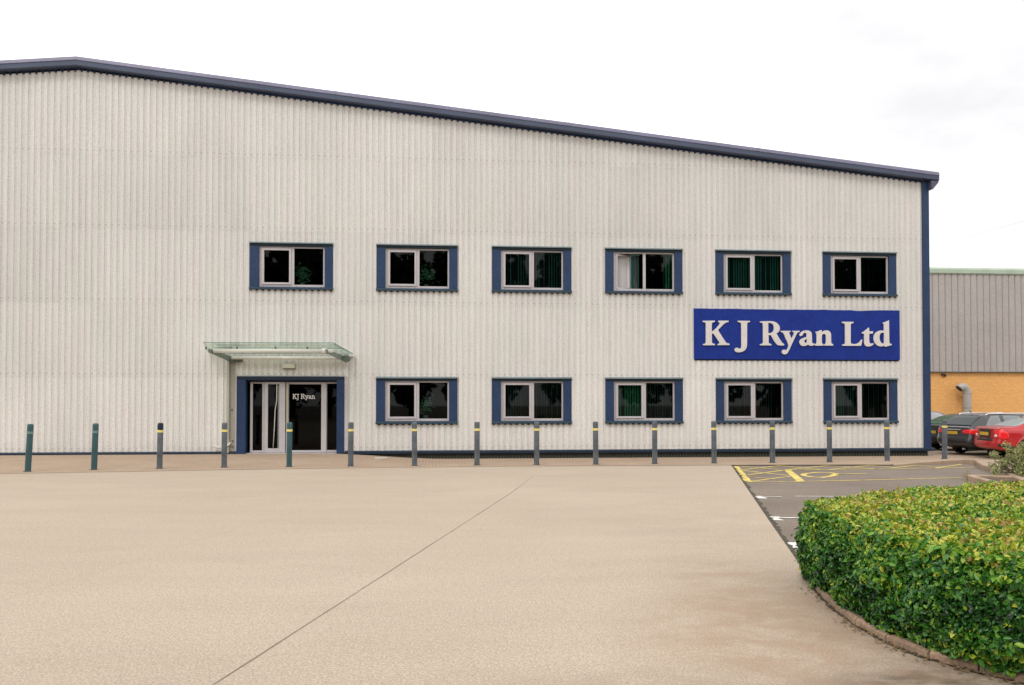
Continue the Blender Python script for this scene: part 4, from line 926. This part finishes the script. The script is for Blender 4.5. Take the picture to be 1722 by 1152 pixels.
EST = dict(L=4.85, W=.92, H=1.50, belt=[(0, .98), (.4, 1.00), (2.5, .95), (3.6, .93), (4.85, .62)], top=[(0, 1.0), (.05, 1.03), (.22, 1.16), (.48, 1.36), (.66, 1.455), (.9, 1.49), (1.6, 1.51), (2.5, 1.48), (2.9, 1.40), (3.75, 1.0), (4.4, .88), (4.75, .72), (4.85, .64)],
           roofw=[(0, .82), (.3, .76), (.8, .70), (2.6, .68), (3.6, .78), (4.85, .6)], side=[(.55, 1.28), (1.42, 2.2), (2.28, 3.35)], rs=(.06, .62), ws=(2.75, 3.7), lrows=(7, 8), lmid=8, lx=.36, ly=.56, wr=1.0, wf=3.85,
           plate=(-.07, .80), chrome=True, rails=(.75, 2.9), sill=True, antenna=True)
def cfg(base, **k): d = dict(base); d.update(k); return d
car('parked_estate_car', 'dark grey estate car with silver roof rails, between the black car and the red one', (18.72, .52, GROUNDZ), 9, cfg(EST, paint=paint('gunmetal_grey_paint', (.045, .043, .048)), gs=CG_P, gr=CG_D))
HAT = dict(L=4.3, W=.88, H=1.44, belt=[(0, .96), (.4, .98), (2.2, .94), (3.2, .92), (4.3, .62)], top=[(0, .98), (.1, 1.03), (.4, 1.15), (.85, 1.33), (1.2, 1.41), (1.6, 1.44), (2.2, 1.43), (2.6, 1.36), (3.3, 1.0), (3.9, .88), (4.2, .72), (4.3, .64)],
           roofw=[(0, .82), (.4, .78), (1.0, .70), (2.4, .68), (3.2, .78), (4.3, .6)], side=[(.95, 1.5), (1.6, 3.0)], rs=(.10, 1.1), ws=(2.45, 3.3), lrows=(7, 8, 9), lmid=8, lx=.24, ly=.62, wr=.85, wf=3.35, plate=(-.07, .72), sill=False)
car('parked_hatchback', 'black car with greenish sloping rear window, half hidden behind the corner of the pale building', (19.60, 3.30, GROUNDZ), 9, cfg(HAT, paint=paint('black_green_paint', (.012, .020, .016)), gs=CG_P, gr=CG_G))
car('parked_saloon', 'farthest car, grey-violet roof and pale side windows showing above the black car', (22.95, 7.1, GROUNDZ + .08), 176, cfg(HAT, paint=paint('violet_grey_paint', (.16, .14, .18)), gs=glassm('painted_daylight_glass', (.45, .45, .48)), gr=CG_P, H=1.5, side=[(.6, 1.5), (1.66, 3.1)], sill=False))  # brightness seen through the side windows is painted into their glass colour
RED = dict(L=4.5, W=.89, H=1.42, belt=[(0, .985), (.5, .985), (1.0, .97), (2.2, .93), (3.4, .90), (4.5, .60)], top=[(0, 1.02), (.04, 1.06), (.2, 1.08), (.42, 1.085), (.62, 1.12), (1.1, 1.30), (1.5, 1.39), (2.0, 1.42), (2.5, 1.38), (3.5, .97), (4.1, .84), (4.4, .70), (4.5, .62)],
           roofw=[(0, .84), (.4, .82), (.9, .74), (1.4, .68), (2.5, .66), (3.4, .76), (4.5, .6)], side=[(.98, 1.55), (1.62, 3.1)], rs=(.55, 1.35), ws=(2.5, 3.45), lrows=(6, 7, 8, 9), lmid=9, lx=.26, ly=.70, wrows=(6.6,), ltilt=-1.2, wr=.88, wf=3.55, rad=.33, plate=(-.075, .84), recess=True, slot=(4.9, 5.8, .62), lowpaint=False)
car('parked_red_car', 'bright red saloon car, nearest of the parked cars, with dark plate recess', (18.66, -1.42, GROUNDZ), -6, cfg(RED, paint=paint('bright_red_paint', (.44, .008, .012), 0.05), gs=CG_D, gr=glassm('silver_painted_reflection', (.30, .36, .36))))  # rear screen's reflection painted in as a pale base colour

# ------------------------------------------------------------------ leaves
def leaf_mesh(name, C, D, N, Ln, Wd, tone, mat, parent=None, fold=0.18):
    """C centres, D along-leaf unit vectors, N normals; six-point folded leaves"""
    n = len(C); D = D / np.linalg.norm(D, axis=1, keepdims=True); S_ = np.cross(D, N); S_ /= np.linalg.norm(S_, axis=1, keepdims=True) + 1e-9; N2 = np.cross(S_, D)
    Ln = Ln[:, None]; Wd = Wd[:, None]; V = np.empty((n, 6, 3))
    V[:, 0] = C - D * Ln * .5; V[:, 3] = C + D * Ln * .5 - N2 * Ln * .08
    V[:, 1] = C - D * Ln * .15 + S_ * Wd * .5 + N2 * Wd * fold; V[:, 2] = C + D * Ln * .22 + S_ * Wd * .42 + N2 * Wd * fold
    V[:, 5] = C - D * Ln * .15 - S_ * Wd * .5 + N2 * Wd * fold; V[:, 4] = C + D * Ln * .22 - S_ * Wd * .42 + N2 * Wd * fold
    me = bpy.data.meshes.new(name); me.vertices.add(n * 6); me.vertices.foreach_set('co', V.reshape(-1))
    base = (np.arange(n) * 6)[:, None]; F = np.concatenate([base + np.array([0, 1, 2, 3]), base + np.array([0, 3, 4, 5])], 1).reshape(-1)
    me.loops.add(n * 8); me.loops.foreach_set('vertex_index', F.astype(np.int32)); me.polygons.add(n * 2)
    me.polygons.foreach_set('loop_start', (np.arange(n * 2) * 4).astype(np.int32)); me.polygons.foreach_set('loop_total', np.full(n * 2, 4, np.int32))
    me.update(calc_edges=True); a = me.attributes.new('tone', 'FLOAT', 'FACE'); a.data.foreach_set('value', np.repeat(tone, 2).astype(np.float32))
    me.materials.append(mat); me.validate(); o = bpy.data.objects.new(name, me); COL.objects.link(o)
    if parent: o.parent = parent
    return o
def unit(n, r=rng): v = r.normal(size=(n, 3)); return v / np.linalg.norm(v, axis=1, keepdims=True)

# hedge ---------------------------------------------------------------
hedge = empty('hedge', (6, -21, 0), label='dense clipped hedge of glossy green and yellow leaves behind the low kerb in the foreground', cat='hedge')
HP2 = []
for i in range(len(HP)):      # crown overhangs the root bed
    a, c0, d0 = (np.array(HP[i - 1]), np.array(HP[i]), np.array(HP[(i + 1) % len(HP)])); e = (d0 - a) / np.linalg.norm(d0 - a); HP2.append(tuple(c0 + np.array([-e[1], e[0]]) * (-0.05 if i in (0, 1) else -0.07 if i == 2 else -0.11 if i == 3 else -0.18 if i == 4 else -0.25 if i == 5 else -0.36 if 6 <= i <= 10 else 0.0)))
HP = HP2
HPa = np.array(HP); HH = 0.78
def lumps(x, y, s=1.0):
    return 0.5 * (np.sin(x * 3.1 * s + 1.7 * np.sin(y * 2.3 * s)) + np.sin(y * 3.7 * s + 1.3 * np.sin(x * 2.9 * s + 1)))
def inside(x, y):
    c = np.zeros(len(x), bool); P = HPa
    for i in range(len(P)):
        x0, y0 = P[i]; x1, y1 = P[i - 1]
        m = ((y0 > y) != (y1 > y)) & (x < (x1 - x0) * (y - y0) / (y1 - y0 + 1e-12) + x0); c ^= m
    return c
def bdist(x, y):
    d = np.full(len(x), 9.0); P = HPa
    for i in range(len(P)):
        a = P[i - 1]; b_ = P[i]; ab = b_ - a; t = np.clip(((x - a[0]) * ab[0] + (y - a[1]) * ab[1]) / (ab @ ab), 0, 1)
        d = np.minimum(d, np.hypot(x - a[0] - ab[0] * t, y - a[1] - ab[1] * t))
    return d
def top_h(x, y, d): return HH - 0.07 * (1 - np.clip(d / .14, 0, 1)) ** 2 + 0.022 * lumps(x, y, 1.4) + .020 * lumps(x, y, 4.5) + .014 * lumps(x + 3, y + 1, 9.0)
# top leaves: dense where the frame sees them, thinner beyond
def sample_top(n, x0, x1, y0, y1):
    x = rng.uniform(x0, x1, n); y = rng.uniform(y0, y1, n); m = inside(x, y); return x[m], y[m]
parts = [sample_top(62000, 3.3, 7.8, -25.2, -18.8), sample_top(9000, 7.8, 12.5, -25.2, -17)]
x = np.concatenate([p[0] for p in parts]); y = np.concatenate([p[1] for p in parts]); d = bdist(x, y)
dep = rng.exponential(.042, len(x)); z = top_h(x, y, d) - dep + rng.normal(0, .010, len(x)) + (rng.random(len(x)) < .03) * rng.uniform(0, .05, len(x))
Nn = unit(len(x)) * .85; Nn[:, 2] += .70; Dd = unit(len(x)); Dd[:, 2] += .55
T = rng.beta(1.5, 1.5, len(x)); patchy = 0.12 * lumps(x, y, 1.1) + .08 * lumps(x + 5, y, 3.0)
tone_top = np.clip(T * .84 + .26 + patchy - dep * 2.2, 0, 1)  # tone drops with depth: shade in the gaps put into leaf colour
C1 = np.stack([x, y, z], 1)
# side leaves
def seglist():
    o = []
    P = HP
    for i in range(len(P)):
        a = np.array(P[i]); b_ = np.array(P[(i + 1) % len(P)]); o.append((a, b_, np.linalg.norm(b_ - a)))
    return o
Cs, Ns = [], []
for a, b_, ln in seglist():
    dens = 5200 if (max(a[0], b_[0]) < 5.8 and a[1] < -20.0) else (900 if max(a[0], b_[0]) < 8.2 else 350)
    n = int(ln * dens); t = rng.random(n); P = a + (b_ - a) * t[:, None]; e = (b_ - a) / ln; nn = np.array([-e[1], e[0]]); 
    q = P.mean(0) + nn * .05
    if inside(np.array([q[0]]), np.array([q[1]]))[0]: nn = -nn
    z = HH * rng.random(n) ** .9
    lowcut = 0.05 + .035 * lumps(P[:, 0] * 2, P[:, 1] * 2, 2.5)
    z = lowcut + (HH - .02 - lowcut) * rng.random(n)
    bul = .05 * np.sin(np.clip((z - .1) / .6, 0, 1) * math.pi) + .03 * lumps(P[:, 0] + z * 1.5, P[:, 1] * 1.0 + z, 2.2) + 0.02 * lumps(P[:, 1] * 2 + z, z * 3, 3) - .015 * np.clip((z - .6) / .2, 0, 1) ** 2 - .02 * np.clip((.22 - z) / .2, 0, 1)
    dp = rng.exponential(.032, n)
    off = bul - dp + (rng.random(n) < .03) * rng.uniform(0, .05, n)
    Cs.append(np.column_stack([P + nn * off[:, None], z])); Ns.append(np.column_stack([np.tile(nn, (n, 1)), np.full(n, .55), dp]))
C2 = np.concatenate(Cs); NN = np.concatenate(Ns); N2_ = NN[:, :3] + unit(len(C2)) * .75; D2 = unit(len(C2)); D2[:, 2] -= .35; D2[:, :2] += NN[:, :2] * .3
tone_s = np.clip(rng.beta(1.5, 3.2, len(C2)) * .76 + .0 + .14 * lumps(C2[:, 0] + C2[:, 1], C2[:, 2] * 3, 1.3) + .18 * np.clip((C2[:, 2] - .5) / .25, 0, 1) + (rng.random(len(C2)) < .05) * .3, 0, 1)  # sides toned darker, shading put into leaf colour; paler new growth near top
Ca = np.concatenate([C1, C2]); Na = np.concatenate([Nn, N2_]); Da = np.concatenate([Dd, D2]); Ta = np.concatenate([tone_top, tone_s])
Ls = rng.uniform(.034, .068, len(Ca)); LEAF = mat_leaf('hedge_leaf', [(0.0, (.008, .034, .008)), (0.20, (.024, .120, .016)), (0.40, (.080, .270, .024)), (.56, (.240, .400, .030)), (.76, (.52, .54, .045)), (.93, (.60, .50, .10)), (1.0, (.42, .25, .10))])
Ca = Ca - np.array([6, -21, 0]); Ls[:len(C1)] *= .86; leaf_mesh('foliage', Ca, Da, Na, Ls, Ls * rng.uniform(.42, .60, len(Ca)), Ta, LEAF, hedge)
# woody, leafy core so the hedge is not hollow
b = MB(); n = len(HP); cen = HPa.mean(0)
core = []
for i in range(n):
    a, c0, d0 = HPa[i - 1], HPa[i], HPa[(i + 1) % n]; e1 = (c0 - a) / np.linalg.norm(c0 - a); e2 = (d0 - c0) / np.linalg.norm(d0 - c0); nn = np.array([-(e1 + e2)[1], (e1 + e2)[0]]); nn /= np.linalg.norm(nn)
    q = c0 + nn * .05
    if not inside(np.array([q[0]]), np.array([q[1]]))[0]: nn = -nn
    core.append(c0 + nn * .13)
for i in range(n):
    p, q = core[i], core[(i + 1) % n]; b.quad((p[0] - 6, p[1] + 21, .05), (q[0] - 6, q[1] + 21, .05), (q[0] - 6, q[1] + 21, .64), (p[0] - 6, p[1] + 21, .64))
b.poly([(p[0] - 6, p[1] + 21, .64) for p in core]); b.build('branches', M('hedge_twigs', (0.020, 0.028, 0.012), 0.95, 0.5, 25, bump=1.0, bscale=30), hedge)
# fallen leaves on kerb and slab
n = 260; t = rng.random(n); idx = rng.integers(3, 10, n); CEa = np.array(CE); P = CEa[idx] * (1 - t[:, None]) + CEa[idx + 1] * t[:, None] + rng.normal(0, .05, (n, 2)) + np.array([-.02, -.02])
P = np.column_stack([P, np.full(n, .012)]); ins = np.array([True] * n); Nf = unit(n) * .2; Nf[:, 2] += 1
lf = leaf_mesh('leaf_litter', P, unit(n) * np.array([1, 1, .05]), Nf, rng.uniform(.02, .045, n), rng.uniform(.012, .022, n), rng.uniform(.75, 1, n), mat_leaf('dry_leaf', [(0, (.12, .07, .03)), (1, (.25, .16, .07))], .8, 0)); lf['kind'] = 'stuff'
tag(lf, 'dry fallen leaves along the foot of the hedge kerb', 'leaf litter')

# silvery shrub ----------------------------------------------------------
sh = empty('shrub', (13.50, -10.95, .05), label='loose grey-green shrub in the kerbed bed in front of the red car', cat='shrub')
cl = []; r4 = np.random.default_rng(3); CC, NNs, TT = [], [], []
tw = MB()
for i in range(210):
    a = r4.uniform(0, 2 * math.pi); e = math.acos(r4.uniform(0.05, 1)); rad = r4.uniform(.6, 1.0) * np.array([1.05, .98, .93]) * (1 + .1 * math.sin(a * 5))
    c_ = np.array([math.sin(e) * math.cos(a), math.sin(e) * math.sin(a), math.cos(e)]) * rad + np.array([0, 0, .04])
    k = 75; P = c_ + unit(k, r4) * (r4.random((k, 1)) ** .5) * .105; CC.append(P); NNs.append((P - c_) * 6 + unit(k, r4) * .5 + np.array([0, 0, .5])); TT.append(np.clip(r4.normal(.58, .2, k) + r4.normal(0, .15), 0, 1))
    tw.tube([(0, 0, 0), tuple(c_ * .5 + np.array([0, 0, .03])), tuple(c_)], [.012, .007, .003], 5, cap=False)
P = np.concatenate(CC); leaf_mesh('foliage', P, unit(len(P), r4) + np.array([0, 0, .4]), np.concatenate(NNs), r4.uniform(.03, .05, len(P)), r4.uniform(.014, .022, len(P)), np.concatenate(TT), mat_leaf('silvery_leaf', [(0, (.05, .085, .03)), (.35, (.18, .23, .075)), (.65, (.36, .40, .15)), (1, (.52, .47, .24))], .6, .15), sh)
tw.build('branches', M('shrub_twigs', (.10, .075, .05), .9), sh)

# weed
wd_ = empty('weed', (11.3, -11.6, -.016), label='tiny spindly weed growing on the asphalt just beyond the top of the hedge', cat='weed')
b = MB().tube([(0, 0, 0), (.03, 0, .12), (.01, .01, .27)], [.008, .006, .003], 5); b.tube([(.02, 0, .08), (-.05, 0, .18)], [.005, .003], 5); b.build('stem', M('weed_stem', (.20, .14, .06), .8), wd_)
k = 40; P = np.column_stack([r4.normal(0, .035, k), r4.normal(0, .03, k), r4.uniform(.02, .28, k)]); leaf_mesh('leaves', P, unit(k, r4), unit(k, r4) + np.array([0, 0, 1]), np.full(k, .035), np.full(k, .014), r4.random(k), mat_leaf('weed_leaf', [(0, (.16, .20, .06)), (1, (.34, .22, .09))], .7, .1), wd_)

# distant belt of trees behind the viewer (mirrored in the window glass)
NTr = 34; Pc, Tc = [], []; tk = MB()
for i in range(NTr):
    tx = -70 + i * 4.3 + r4.uniform(-1.2, 1.2); ty = -56 + r4.uniform(-4, 4); H_ = r4.uniform(16, 23); tk.tube([(tx, ty, -.3), (tx + .2, ty, H_ * .4), (tx, ty + .2, H_ * .8)], [.35, .25, .08], 7, cap=False)
    k = 1500; u = unit(k, r4) * (r4.random((k, 1)) ** .35) * np.array([3.3, 3.0, H_ * .48]); Pc.append(u + np.array([tx, ty, H_ * .53])); Tc.append(np.clip(r4.normal(.45, .2, k), 0, 1))
P = np.concatenate(Pc); k = len(P)
wl = leaf_mesh('woodland', P, unit(k, r4), unit(k, r4), r4.uniform(.7, 1.3, k), r4.uniform(.5, .8, k), np.concatenate(Tc), mat_leaf('woodland_leaf', [(0, (.012, .025, .012)), (1, (.05, .11, .035))], .8, .1))
wl['kind'] = 'stuff'; tag(wl, 'dark belt of trees reflected in the office windows', 'trees')
to = tk.build('trunks', M('bark', (.06, .045, .03), .9), wl); to['kind'] = 'stuff'
